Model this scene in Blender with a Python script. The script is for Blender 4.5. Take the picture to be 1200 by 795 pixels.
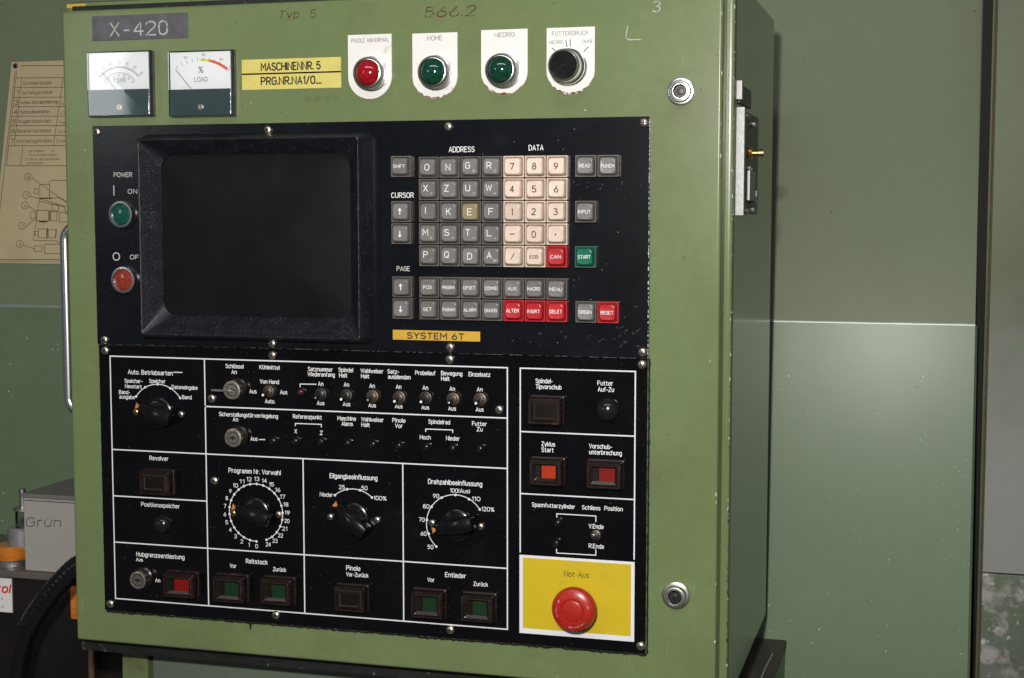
import bpy, bmesh, math, random
from mathutils import Vector, Matrix, noise
random.seed(7)
for o in list(bpy.data.objects): bpy.data.objects.remove(o)
SC = bpy.context.scene
COL = SC.collection

# ------------------------------------------------------------------ camera
MM = 0.001
CAM = Vector((432.64, -1235.06, -48.74))          # millimetres; the door front is the plane y = 0
YAW, PIT, FPX = math.radians(-15.83), math.radians(4.824), 1750.0
FWD = Vector((math.sin(YAW)*math.cos(PIT), math.cos(YAW)*math.cos(PIT), -math.sin(PIT)))
RGT = Vector((math.cos(YAW), -math.sin(YAW), 0))
UPV = RGT.cross(FWD)
cd = bpy.data.cameras.new('camera'); cam = bpy.data.objects.new('camera', cd); COL.objects.link(cam)
cam.matrix_world = Matrix(((RGT.x, UPV.x, -FWD.x, CAM.x*MM), (RGT.y, UPV.y, -FWD.y, CAM.y*MM), (RGT.z, UPV.z, -FWD.z, CAM.z*MM), (0, 0, 0, 1)))
cd.sensor_width = 36; cd.lens = 36*FPX/1200; cd.clip_start = 0.02; cd.clip_end = 50
SC.camera = cam

def at(px, py, Y=0.0, axis=1):
    """point of the plane y = Y (mm) seen at a photo position"""
    d = (px-600)/FPX*RGT - (py-397.5)/FPX*UPV + FWD
    return CAM + d*((Y-CAM[axis])/d[axis])

# ------------------------------------------------------------------ light
W = bpy.data.worlds.new('World'); SC.world = W; W.use_nodes = True
bg = W.node_tree.nodes['Background']; bg.inputs[0].default_value = (0.80, 0.84, 1.0, 1); bg.inputs[1].default_value = 0.09
def area(name, loc, target, size, power, color, sizey=None, spread=180):
    l = bpy.data.lights.new(name, 'AREA'); l.energy = power; l.color = color; l.size = size
    if sizey: l.shape = 'RECTANGLE'; l.size_y = sizey
    else: l.shape = 'DISK'
    l.spread = math.radians(spread)
    o = bpy.data.objects.new(name, l); COL.objects.link(o); o.location = loc
    o.rotation_euler = (Vector(target)-Vector(loc)).to_track_quat('-Z', 'Y').to_euler(); return o
area('camera_flash', (0.345, -1.27, 0.13), (0.0, 0, -0.15), 0.07, 18.5, (1.0, 0.97, 0.93))
area('overhead_fill', (0.3, -2.1, 1.9), (0.1, 0, -0.1), 3.0, 19.0, (0.95, 0.97, 1.0), 0.35)  # unseen lamp added overhead for soft ambient fill
area('hall_window', (-1.80, -2.47, 0.36), (-0.3, 0, 0.1), 0.16, 2.4, (0.93, 0.97, 1.0), 0.45)
SC.view_settings.view_transform = 'Standard'; SC.view_settings.look = 'None'
SC.view_settings.exposure = 0.0; SC.view_settings.gamma = 1
SC.render.engine = 'CYCLES'

# ------------------------------------------------------------------ materials
def lin(c): return tuple((v/255/12.92 if v/255 <= .04045 else ((v/255+.055)/1.055)**2.4) for v in c)
MATS = {}
def mat(name, col, rough=.5, metal=0.0, var=0.0, vscale=30, bump=0.0, bscale=600, coat=0.0, dots=None, spec=.5, emit=None, orand=0.0,
        stain=None, rvar=0.0, trans=None, coatr=.08, scratch=None, wear=None):
    m = bpy.data.materials.new(name); m.use_nodes = True; nt = m.node_tree; N = nt.nodes; L = nt.links
    b = N['Principled BSDF']; out = N['Material Output']
    b.inputs['Base Color'].default_value = (*col, 1); b.inputs['Roughness'].default_value = rough
    b.inputs['Metallic'].default_value = metal; b.inputs['Coat Weight'].default_value = coat
    b.inputs['Coat Roughness'].default_value = coatr; b.inputs['Specular IOR Level'].default_value = spec
    geo = N.new('ShaderNodeNewGeometry'); P = geo.outputs['Position']
    def noise_(sc, det=4, rg=.6):
        n = N.new('ShaderNodeTexNoise'); n.inputs['Scale'].default_value = sc; n.inputs['Detail'].default_value = det
        n.inputs['Roughness'].default_value = rg; L.new(P, n.inputs['Vector']); return n.outputs['Fac']
    def ramp(src, a, b_, lo=0.0, hi=1.0):
        r = N.new('ShaderNodeMapRange'); r.inputs[1].default_value = a; r.inputs[2].default_value = b_
        r.inputs[3].default_value = lo; r.inputs[4].default_value = hi; L.new(src, r.inputs[0]); return r.outputs[0]
    def mix(fac, A, B, mode='MIX'):
        x = N.new('ShaderNodeMix'); x.data_type = 'RGBA'; x.blend_type = mode
        if isinstance(fac, float): x.inputs[0].default_value = fac
        else: L.new(fac, x.inputs[0])
        for i, v in ((6, A), (7, B)):
            if isinstance(v, tuple): x.inputs[i].default_value = (*v, 1)
            else: L.new(v, x.inputs[i])
        return x.outputs[2]
    c = col
    if var:
        f = noise_(vscale)
        c = mix(ramp(f, .3, .7), tuple(v*(1-var) for v in col), tuple(min(1, v*(1+var)) for v in col))
        f2 = noise_(vscale*14, 2)
        c = mix(ramp(f2, .35, .65, 0.0, .5), c, tuple(v*(1-var*1.2) for v in col))
    if stain:                                   # (colour, scale, lo, hi, strength)
        for (sc_, s, lo, hi, k) in stain:
            f = noise_(s, 6, .65); c = mix(ramp(f, lo, hi, 0.0, k), c, sc_)
    if wear:                                    # colour that takes over below a ragged height (worn paint)
        sz = N.new('ShaderNodeSeparateXYZ'); L.new(P, sz.inputs[0])
        ad = N.new('ShaderNodeMath'); ad.operation = 'MULTIPLY_ADD'; ad.inputs[1].default_value = .16; L.new(noise_(14, 5), ad.inputs[0]); L.new(sz.outputs[2], ad.inputs[2])
        c = mix(ramp(ad.outputs[0], wear[1], wear[2], 1.0, 0.0), c, wear[0])
    if dots:                                    # (colour, scale, radius, keep)
        for (dc, s, r, keep) in dots:
            v = N.new('ShaderNodeTexVoronoi'); v.inputs['Scale'].default_value = s; L.new(P, v.inputs['Vector'])
            m1 = ramp(v.outputs['Distance'], r*.6, r, 1.0, 0.0)
            sx = N.new('ShaderNodeSeparateColor'); L.new(v.outputs['Color'], sx.inputs[0])
            k = ramp(sx.outputs[0], keep, keep+.01)
            k2 = ramp(noise_(s*.11, 2), .48, .6)
            mu = N.new('ShaderNodeMath'); mu.operation = 'MULTIPLY'; L.new(m1, mu.inputs[0]); L.new(k, mu.inputs[1])
            mv = N.new('ShaderNodeMath'); mv.operation = 'MULTIPLY'; L.new(mu.outputs[0], mv.inputs[0]); L.new(k2, mv.inputs[1])
            c = mix(mv.outputs[0], c, dc)
    if scratch:                                 # thin irregular scuffs: (colour, scale, strength)
        sc_, s, k = scratch
        mp = N.new('ShaderNodeMapping'); mp.inputs['Rotation'].default_value = (0, .5, 0); mp.inputs['Scale'].default_value = (s*6, s, s*.5); L.new(P, mp.inputs[0])
        n = N.new('ShaderNodeTexNoise'); n.inputs['Scale'].default_value = 1; n.inputs['Detail'].default_value = 3; L.new(mp.outputs[0], n.inputs['Vector'])
        c = mix(ramp(n.outputs['Fac'], .70, .76, 0.0, k), c, sc_)
    if orand:
        oi = N.new('ShaderNodeObjectInfo'); hs = N.new('ShaderNodeHueSaturation'); L.new(ramp(oi.outputs['Random'], 0, 1, 1-orand, 1+orand), hs.inputs['Value'])
        if isinstance(c, tuple): hs.inputs['Color'].default_value = (*c, 1)
        else: L.new(c, hs.inputs['Color'])
        c = hs.outputs[0]
    if not isinstance(c, tuple): L.new(c, b.inputs['Base Color'])
    if rvar: L.new(ramp(noise_(vscale*1.7, 5), .3, .7, max(0.02, rough-rvar), min(1, rough+rvar)), b.inputs['Roughness'])
    if bump:
        bp = N.new('ShaderNodeBump'); bp.inputs['Distance'].default_value = bump*MM; bp.inputs['Strength'].default_value = 1
        L.new(noise_(bscale, 3), bp.inputs['Height']); L.new(bp.outputs[0], b.inputs['Normal'])
        if coat: L.new(bp.outputs[0], b.inputs['Coat Normal'])
    if trans:
        tr = N.new('ShaderNodeBsdfTransparent'); tr.inputs[0].default_value = (*trans, 1)
        gl = N.new('ShaderNodeBsdfGlossy'); gl.inputs['Roughness'].default_value = rough
        fr = N.new('ShaderNodeFresnel'); fr.inputs[0].default_value = 1.45
        mx = N.new('ShaderNodeMixShader'); L.new(fr.outputs[0], mx.inputs[0]); L.new(tr.outputs[0], mx.inputs[1]); L.new(gl.outputs[0], mx.inputs[2])
        L.new(mx.outputs[0], out.inputs[0])
    MATS[name] = m; return m

GREEN = (0.150, 0.196, 0.082)
mat('green_paint', GREEN, .25, spec=.30, var=.08, vscale=9, bump=.02, bscale=420, dots=[((.06, .07, .04), 160, .16, .93), ((.55, .58, .5), 130, .10, .95)],
    stain=[((.105, .105, .045), 7, .50, .78, .55), ((.20, .24, .13), 30, .60, .8, .4), ((.07, .055, .02), 45, .66, .80, .55)], scratch=((.26, .30, .20), 30, .5))
mat('green_paint_side', (0.155, 0.20, 0.125), .30, var=.06, vscale=8, bump=.04, bscale=200, coat=.5, coatr=.16, stain=[((.08, .09, .05), 10, .55, .8, .6)])
mat('wall_green_upper', (0.168, 0.200, 0.122), .34, spec=.15, var=.06, vscale=5, bump=.03, bscale=600, dots=[((.03, .03, .025), 46, .11, .90), ((.08, .08, .06), 90, .12, .93)], stain=[((.15, .15, .10), 5, .5, .8, .5)])
mat('wall_green_lower', (0.120, 0.178, 0.095), .5, spec=.4, coat=.17, coatr=.26, var=.06, vscale=4, bump=.03, bscale=600, dots=[((.62, .66, .60), 130, .12, .70), ((.5, .54, .48), 260, .14, .8), ((.05, .06, .04), 60, .08, .93)], stain=[((.18, .22, .16), 6, .55, .8, .4)])
mat('stand_green', (.16, .21, .09), .4, var=.1, vscale=9, stain=[((.08, .07, .03), 30, .5, .75, .8)])
mat('stand_pale', (.12, .155, .11), .4, var=.1, vscale=9)
mat('crease_highlight', (0.30, 0.34, 0.29), .38, metal=.3, var=.1, vscale=40)  # paler than both sheets: the fold's highlight is put into the colour
mat('column_green', (0.110, 0.128, 0.070), .4, spec=.12, var=.1, vscale=7, bump=.2, bscale=300, stain=[((.07, .11, .055), 9, .5, .75, .5)])
mat('worn_grey_plate', (0.110, 0.128, 0.070), .42, spec=.2, var=.08, vscale=9, bump=.06, bscale=400, stain=[((.07, .11, .055), 9, .5, .75, .4)], wear=((.25, .262, .235), -.24, -.02), dots=[((.4, .4, .38), 90, .16, .8)])
mat('stained_green', (0.11, 0.135, 0.09), .5, var=.2, vscale=12, stain=[((.17, .17, .15), 9, .45, .7, .8), ((.36, .34, .31), 34, .53, .66, .8), ((.50, .48, .46), 70, .60, .68, .8), ((.10, .05, .03), 42, .64, .75, .7)], wear=None)
mat('rust_edge', (0.11, 0.055, 0.035), .8, var=.4, vscale=60)
mat('black_gap', (0.006, 0.006, 0.005), .8)
mat('black_wear_and_shade', (0.012, 0.012, 0.011), .5, var=.5, vscale=60, stain=[((.22, .20, .15), 90, .62, .7, .8)])  # gasket and chips, also the shade painted below the door
mat('upper_plate', (0.0062, 0.0068, 0.0092), .21, spec=.22, var=.3, vscale=25, bump=.02, bscale=900, dots=[((.20, .20, .19), 210, .12, .80)], stain=[((.018, .018, .018), 22, .60, .8, .4)])
mat('lower_plate', (0.0035, 0.0035, 0.0040), .14, spec=.3, var=.3, vscale=25, dots=[((.16, .155, .14), 300, .10, .72), ((.06, .06, .055), 160, .08, .6)], stain=[((.014, .013, .011), 26, .6, .8, .6)])
mat('sealant', (0.006, 0.006, 0.006), .45, bump=.5, bscale=300)
mat('bezel_plastic', (0.0105, 0.0105, 0.0155), .34, var=.3, vscale=50, bump=.5, bscale=800, dots=[((.10, .10, .13), 620, .30, .35), ((.07, .07, .09), 900, .30, .3)])  # dense bright flecks paint specular sparkle into the plastic
mat('screen_glass', (0.0072, 0.0062, 0.0062), .42, var=.2, vscale=14, spec=.08, coat=.16, coatr=.36, stain=[((.013, .0115, .011), 9, .5, .75, .8)])
mat('white_print', (.80, .80, .78), .6)
mat('white_print_old', (.58, .58, .55), .6, var=.25, vscale=900)
mat('black_print', (.008, .008, .008), .6)
mat('grey_print', (.085, .085, .10), .6)
mat('pale_scratch', (.48, .52, .44), .6, var=.3, vscale=500, stain=[((.15, .196, .082), 300, .5, .66, .8)])
mat('rust_ink', (.085, .035, .010), .8, var=.5, vscale=300, stain=[((.14, .175, .075), 260, .47, .64, .92)])
mat('dark_ink', (.085, .085, .035), .8, var=.3, vscale=300, stain=[((.15, .196, .082), 300, .42, .6, .9)])
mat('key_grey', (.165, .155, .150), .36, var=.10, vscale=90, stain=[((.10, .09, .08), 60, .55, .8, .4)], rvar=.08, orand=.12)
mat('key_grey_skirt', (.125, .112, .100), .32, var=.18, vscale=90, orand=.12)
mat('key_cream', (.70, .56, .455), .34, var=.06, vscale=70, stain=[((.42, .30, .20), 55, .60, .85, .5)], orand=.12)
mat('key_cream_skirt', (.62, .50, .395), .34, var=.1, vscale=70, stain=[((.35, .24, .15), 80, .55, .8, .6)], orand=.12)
mat('key_gap', (.03, .025, .02), .7, var=.4, vscale=200)
mat('key_yellowed', (.27, .22, .115), .36, var=.08, vscale=90)
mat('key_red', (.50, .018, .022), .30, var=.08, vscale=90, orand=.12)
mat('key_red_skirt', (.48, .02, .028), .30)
mat('key_green', (.004, .135, .078), .28, var=.08, vscale=90)
mat('key_green_skirt', (.03, .11, .075), .3)
mat('chrome', (.80, .79, .77), .27, metal=1, var=.1, vscale=60)
mat('brass_nickel', (.70, .63, .52), .33, metal=1, var=.2, vscale=300)
mat('dull_steel', (.55, .54, .51), .36, metal=1, var=.25, vscale=200, bump=.1, bscale=600)
mat('dark_metal', (.055, .052, .048), .42, metal=.7, var=.4, vscale=300)
mat('old_metal', (.11, .09, .07), .45, metal=.7, var=.35, vscale=250)
mat('brass', (.60, .38, .14), .28, metal=1)
mat('cast_alloy', (.30, .30, .29), .5, metal=.5, var=.15, vscale=200, bump=.2, bscale=500)
mat('black_plastic', (.0045, .0045, .005), .22, spec=.5)
mat('black_ridged', (.012, .012, .013), .25)
mat('brown_bakelite', (.014, .008, .0065), .36, spec=.35, var=.4, vscale=160, stain=[((.085, .04, .026), 120, .55, .75, .6)])
mat('smoky_lens', (.014, .009, .006), .2, spec=.3, var=.3, vscale=120)
mat('lens_floor_dark', (.009, .006, .004), .3, spec=.3, var=.3, vscale=120)
mat('lens_bevel', (.05, .040, .034), .3, var=.2, vscale=200)
mat('lit_red', (.19, .006, .004), .3, var=.2, vscale=300)
mat('lit_orange', (.40, .032, .007), .3, var=.2, vscale=300)
mat('lit_green', (.005, .028, .008), .35, var=.2, vscale=300)
mat('steel_handle', (.80, .79, .77), .27, metal=1)
mat('scuff', (.085, .085, .08), .6, var=.5, vscale=300)
mat('rust_stain', (.20, .085, .03), .8, var=.5, vscale=300, stain=[((.62, .58, .5), 260, .5, .62, .9)])
mat('red_lens', (.36, .006, .012), .10, coat=1, var=.45, vscale=320, coatr=.04)
mat('green_lens', (.004, .055, .028), .10, coat=1, var=.5, vscale=320, coatr=.04)
mat('green_lens_flat', (.004, .075, .050), .2, coat=.6, var=.45, vscale=500)
mat('red_lens_flat', (.26, .035, .020), .2, coat=.6, var=.45, vscale=500)
mat('dull_red', (.07, .008, .008), .3)
mat('dark_dome', (.010, .010, .011), .18)
mat('orange_pointer', (.50, .20, .055), .5, var=.2, vscale=300)
mat('estop_red', (.40, .017, .010), .32, var=.14, vscale=200, rvar=.08, stain=[((.20, .02, .012), 60, .5, .75, .6)], dots=[((.10, .02, .015), 420, .16, .8)])
mat('estop_plate', (.58, .425, .010), .42, var=.04, vscale=30, dots=[((.22, .15, .02), 260, .16, .72), ((.30, .20, .02), 120, .10, .8)], stain=[((.40, .25, .02), 25, .55, .8, .6)])
mat('white_plate', (.78, .765, .72), .45, var=.05, vscale=50, stain=[((.40, .20, .09), 45, .60, .78, .75)])
mat('worn_emboss', (.50, .49, .50), .5, stain=[((.13, .12, .135), 190, .46, .66, .85)])
mat('worn_white', (.42, .30, .28), .5, stain=[((.40, .02, .012), 250, .42, .6, .9)])
mat('frame_white', (.72, .72, .73), .5)
mat('yellow_sticker', (.66, .57, .15), .4, var=.06, vscale=50, stain=[((.38, .30, .10), 60, .55, .8, .5)])
mat('amber_sticker', (.58, .35, .035), .4, var=.04, vscale=50)
mat('plaque_grey', (.125, .118, .130), .32, metal=.25, var=.3, vscale=70, bump=.2, bscale=500, stain=[((.06, .055, .05), 40, .5, .75, .6)])
mat('meter_dial', (.78, .79, .80), .5, var=.02, vscale=40)
mat('meter_band', (.026, .050, .052), .34, var=.15, vscale=60)
mat('meter_side', (.10, .11, .10), .3, var=.4, vscale=100)
mat('clear_cover', (1, 1, 1), .05, trans=(.97, .98, .98))
mat('scale_red', (.72, .09, .045), .5); mat('scale_yellow', (.62, .60, .10), .5)
mat('chart_paper', (.50, .41, .235), .62, var=.05, vscale=30, stain=[((.34, .27, .17), 12, .5, .8, .5)])
mat('chart_ink', (.045, .035, .03), .6)
mat('grey_cabinet_paint', (.36, .34, .30), .45, var=.05, vscale=30, bump=.15, bscale=400, dots=[((.08, .08, .08), 90, .08, .9)])
mat('grey_lid', (.16, .15, .14), .5, var=.1, vscale=30)
mat('tank_dark', (.012, .009, .008), .34, var=.4, vscale=18, stain=[((.03, .02, .015), 20, .55, .8, .5)])
mat('tank_lid', (.12, .105, .09), .5, var=.2, vscale=30)
mat('amber', (.62, .19, .018), .2, coat=.6, var=.3, vscale=100)
mat('hose_black', (.006, .006, .007), .24, bump=.1, bscale=300)
mat('red_ink', (.62, .02, .025), .5)
mat('ledge_dirty', (.055, .048, .038), .6, var=.35, vscale=24, stain=[((.12, .10, .08), 40, .58, .75, .5)])
mat('glass_jar', (1, 1, 1), .04, trans=(.80, .84, .82))
mat('concrete_floor', (.16, .15, .13), .7, var=.2, vscale=6)

# ------------------------------------------------------------------ mesh collector (world millimetres)
# ------------------------------------------------------------------ engraved lettering: single stroke alphabet, cap height 10
def ar(cx, cy, rx, ry, a0, a1, n=7): return [(cx+rx*math.cos(math.radians(a0+(a1-a0)*i/n)), cy+ry*math.sin(math.radians(a0+(a1-a0)*i/n))) for i in range(n+1)]
G = {
 'A': [[(0, 0), (3.1, 10), (6.2, 0)], [(1.2, 3.3), (5.0, 3.3)]], 'B': [[(3.3, 5.3), (0, 5.3), (0, 0), (3.2, 0)]+ar(3.2, 2.65, 2.8, 2.65, -90, 90)+[(0.9, 5.3)][:0], [(0, 5.3), (0, 10), (3, 10)]+ar(3, 7.65, 2.4, 2.35, 90, -90)[1:]],
 'C': [ar(3, 7, 3, 3, 25, 180)+ar(3, 3, 3, 3, 180, 335)], 'D': [[(2.6, 0), (0, 0), (0, 10), (2.6, 10)]+ar(2.6, 6.6, 3.4, 3.4, 90, 0)[1:]+ar(2.6, 3.4, 3.4, 3.4, 0, -90)],
 'E': [[(5, 10), (0, 10), (0, 0), (5, 0)], [(.5, 5.2), (4.3, 5.2)]], 'F': [[(5, 10), (0, 10), (0, 0)], [(.5, 5.1), (4.3, 5.1)]], 'G': [ar(3, 7, 3, 3, 25, 180)+ar(3, 3, 3, 3, 180, 360)+[(6, 5), (3.4, 5)]],
 'H': [[(0, 0), (0, 10)], [(6, 0), (6, 10)], [(.5, 5.2), (5.5, 5.2)]], 'I': [[(0, 0), (0, 10)]], 'J': [[(4, 10), (4, 2.4)]+ar(2, 2.2, 2, 2.2, 0, -160)], 'K': [[(0, 0), (0, 10)], [(5.4, 10), (.6, 4.4)], [(2.0, 5.8), (5.8, 0)]],
 'L': [[(0, 10), (0, 0), (4.8, 0)]], 'M': [[(0, 0), (0, 10), (3.6, 3.6), (7.2, 10), (7.2, 0)]], 'N': [[(0, 0), (0, 10), (6, 0), (6, 10)]], 'O': [ar(3.1, 6.9, 3.1, 3.1, 0, 180)+ar(3.1, 3.1, 3.1, 3.1, 180, 360)+[(6.2, 6.9)]],
 'P': [[(0, 0), (0, 10), (3.2, 10)]+ar(3.2, 7.35, 2.6, 2.65, 90, -90)[1:]+[(.5, 4.7)]], 'Q': [ar(3.1, 6.9, 3.1, 3.1, 0, 180)+ar(3.1, 3.1, 3.1, 3.1, 180, 360)+[(6.2, 6.9)], [(3.8, 2.6), (6.4, -.4)]],
 'R': [[(0, 0), (0, 10), (3.2, 10)]+ar(3.2, 7.4, 2.6, 2.6, 90, -90)[1:]+[(.5, 4.8)], [(3.0, 4.4), (5.8, 0)]], 'S': [ar(3, 7.6, 2.7, 2.4, 25, 270)+ar(3, 2.6, 2.9, 2.6, 90, -155)[1:]],
 'T': [[(0, 10), (6, 10)], [(3, 9.5), (3, 0)]], 'U': [[(0, 10), (0, 3)]+ar(3, 3, 3, 3, 180, 360)+[(6, 10)]], 'V': [[(0, 10), (3, 0), (6, 10)]], 'W': [[(0, 10), (2.1, 0), (4.3, 8.6), (6.5, 0), (8.6, 10)]],
 'X': [[(0, 0), (5.8, 10)], [(0, 10), (2.5, 5.8)], [(3.2, 4.4), (5.8, 0)]], 'Y': [[(0, 10), (3, 5), (6, 10)], [(3, 4.6), (3, 0)]], 'Z': [[(0, 10), (5.6, 10), (0, 0), (5.8, 0)]],
 '0': [ar(2.8, 7.2, 2.8, 2.8, 0, 180)+ar(2.8, 2.8, 2.8, 2.8, 180, 360)+[(5.6, 7.2)]], '1': [[(0, 8.0), (1.8, 10), (1.8, 0)]], '2': [ar(2.7, 7.4, 2.7, 2.6, 165, -30)+[(0, 0), (5.5, 0)]], '3': [ar(2.6, 7.6, 2.5, 2.4, 150, -90)+ar(2.6, 2.6, 2.8, 2.6, 90, -150)[1:]],
 '4': [[(4.2, 0), (4.2, 10), (0, 3), (5.8, 3)][1:], [(4.2, 9.2), (4.2, 0)]], '5': [[(5, 10), (.7, 10), (.3, 5.4)]+ar(2.6, 3.2, 2.8, 3.2, 120, -150)], '6': [ar(2.8, 2.9, 2.8, 2.9, 0, 360, 12), [(.1, 3.6), (3.9, 10)]],
 '7': [[(0, 10), (5.4, 10), (1.8, 0)]], '8': [ar(2.8, 7.6, 2.3, 2.4, -90, 270, 12), ar(2.8, 2.6, 2.8, 2.6, 90, 450, 12)], '9': [ar(2.8, 7.1, 2.8, 2.9, 180, 540, 12), [(5.5, 6.4), (1.7, 0)]],
 'a': [ar(2.4, 5.2, 2.3, 2.0, 150, 0)+[(4.7, 0)], [(4.6, 4.2), (2.2, 4.2)]+ar(2.1, 2.1, 2.1, 2.1, 90, 270)+[(4.6, .6)]], 'b': [[(0, 10), (0, 0), (2.4, 0)]+ar(2.4, 2.4, 2.3, 2.4, -90, 0)[1:]+ar(2.4, 4.8, 2.3, 2.4, 0, 90)+[(.5, 7.2)]],
 'c': [ar(2.4, 4.8, 2.4, 2.4, 30, 180)+ar(2.4, 2.4, 2.4, 2.4, 180, 330)], 'd': [[(4.7, 10), (4.7, 0), (2.4, 0)]+ar(2.4, 2.4, 2.4, 2.4, 270, 180)[1:]+ar(2.4, 4.8, 2.4, 2.4, 180, 90)+[(4.2, 7.2)]],
 'e': [[(.4, 3.7), (4.8, 3.7)]+ar(2.4, 4.8, 2.4, 2.4, 0, 180)+ar(2.4, 2.4, 2.4, 2.4, 180, 325)], 'f': [[(1.2, 0), (1.2, 8.2)]+ar(2.9, 8.3, 1.7, 1.7, 180, 90)+[(3.4, 10)], [(0, 7), (3, 7)]],
 'g': [[(4.7, 7.2), (4.7, -.6)]+ar(2.5, -.8, 2.2, 2.0, 0, -150), [(4.2, 7.2), (2.4, 7.2)]+ar(2.4, 4.9, 2.4, 2.3, 90, 180)[1:]+ar(2.4, 2.5, 2.4, 2.3, 180, 270)+[(4.2, .2)]],
 'h': [[(0, 10), (0, 0)], [(.4, 7)]+ar(2.3, 4.9, 2.3, 2.3, 90, 0)+[(4.6, 0)]], 'i': [[(0, 0), (0, 7.2)], [(0, 9.0), (0, 10.2)]], 'j': [[(1.4, 7.2), (1.4, -1)]+ar(0, -1, 1.4, 1.8, 0, -90), [(1.4, 9), (1.4, 10.2)]],
 'k': [[(0, 0), (0, 10)], [(4.2, 7.2), (.5, 3.4)], [(1.8, 4.6), (4.6, 0)]], 'l': [[(0, 10), (0, 0)]], 'm': [[(0, 0), (0, 7.2)], [(.4, 7)]+ar(1.7, 5.5, 1.6, 1.7, 90, 0)+[(3.3, 0)], [(3.7, 6.6)]+ar(5, 5.5, 1.6, 1.7, 90, 0)+[(6.6, 0)]],
 'n': [[(0, 0), (0, 7.2)], [(.4, 7)]+ar(2.3, 4.9, 2.3, 2.3, 90, 0)+[(4.6, 0)]], 'o': [ar(2.4, 4.8, 2.4, 2.4, 0, 180)+ar(2.4, 2.4, 2.4, 2.4, 180, 360)+[(4.8, 4.8)]],
 'p': [[(0, -3), (0, 7.2), (2.4, 7.2)]+ar(2.4, 4.8, 2.3, 2.4, 90, 0)[1:]+ar(2.4, 2.4, 2.3, 2.4, 0, -90)+[(.5, 0)]], 'r': [[(0, 0), (0, 7.2)], [(.4, 6.2), (1.6, 7.2), (3, 7.2)]],
 's': [ar(2.2, 5.5, 2.0, 1.7, 20, 270)+ar(2.2, 1.9, 2.1, 1.9, 90, -155)[1:]], 't': [[(1.2, 9.2), (1.2, 1.8)]+ar(2.8, 1.7, 1.6, 1.7, 180, 270)+[(3.4, 0)], [(0, 7), (3.2, 7)]], 'u': [[(0, 7.2), (0, 2.3)]+ar(2.3, 2.3, 2.3, 2.3, 180, 360)+[(4.6, 7.2)]],
 'v': [[(0, 7.2), (2.4, 0), (4.8, 7.2)]], 'w': [[(0, 7.2), (1.7, 0), (3.5, 6.2), (5.3, 0), (7, 7.2)]], 'x': [[(0, 0), (4.6, 7.2)], [(0, 7.2), (4.6, 0)]], 'y': [[(0, 7.2), (2.5, .4)], [(4.9, 7.2), (1.6, -3)]], 'z': [[(0, 7.2), (4.4, 7.2), (0, 0), (4.6, 0)]],
 '-': [[(0, 4), (3.2, 4)]], '.': [[(0, -.1), (0, 1.0)]], ',': [[(.4, .9), (-.1, -1.3)]], '/': [[(0, -.5), (4.2, 10.5)]], '%': [ar(1.6, 8, 1.6, 2, 0, 360, 9), ar(5.6, 2, 1.6, 2, 0, 360, 9), [(1, 0), (6.2, 10)]],
 '(': [ar(3.2, 4.6, 2.8, 6.4, 130, 230)], ')': [ar(-1.2, 4.6, 2.8, 6.4, 50, -50)], '+': [[(0, 5), (4.6, 5)], [(2.3, 7.3), (2.3, 2.7)]], '=': [[(0, 6.3), (4.6, 6.3)], [(0, 3.7), (4.6, 3.7)]], '*': [[(0, 6.6), (4, 3.4)], [(0, 3.4), (4, 6.6)]],
 '#': [[(1.5, 1), (2.5, 9)], [(4, 1), (5, 9)], [(0, 3.6), (6, 3.6)], [(.5, 6.6), (6.5, 6.6)]]}
G['ü'] = G['u']+[[(1.1, 8.8), (1.1, 10)], [(3.5, 8.8), (3.5, 10)]]; G['ö'] = G['o']+[[(1.3, 8.8), (1.3, 10)], [(3.5, 8.8), (3.5, 10)]]; G['ä'] = G['a']+[[(1.3, 8.8), (1.3, 10)], [(3.5, 8.8), (3.5, 10)]]
def strokes(s):
    """all strokes of a line of text in units, and its length"""
    x = 0; out = []
    for ch in s:
        if ch == ' ': x += 4.2; continue
        g = G[ch]; xs = [p[0] for st in g for p in st]; a, b = min(xs), max(xs)
        out += [[(p[0]-a+x, p[1]) for p in st] for st in g]; x += b-a+2.3
    return out, x-2.3
CAPH = 10.0

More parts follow.
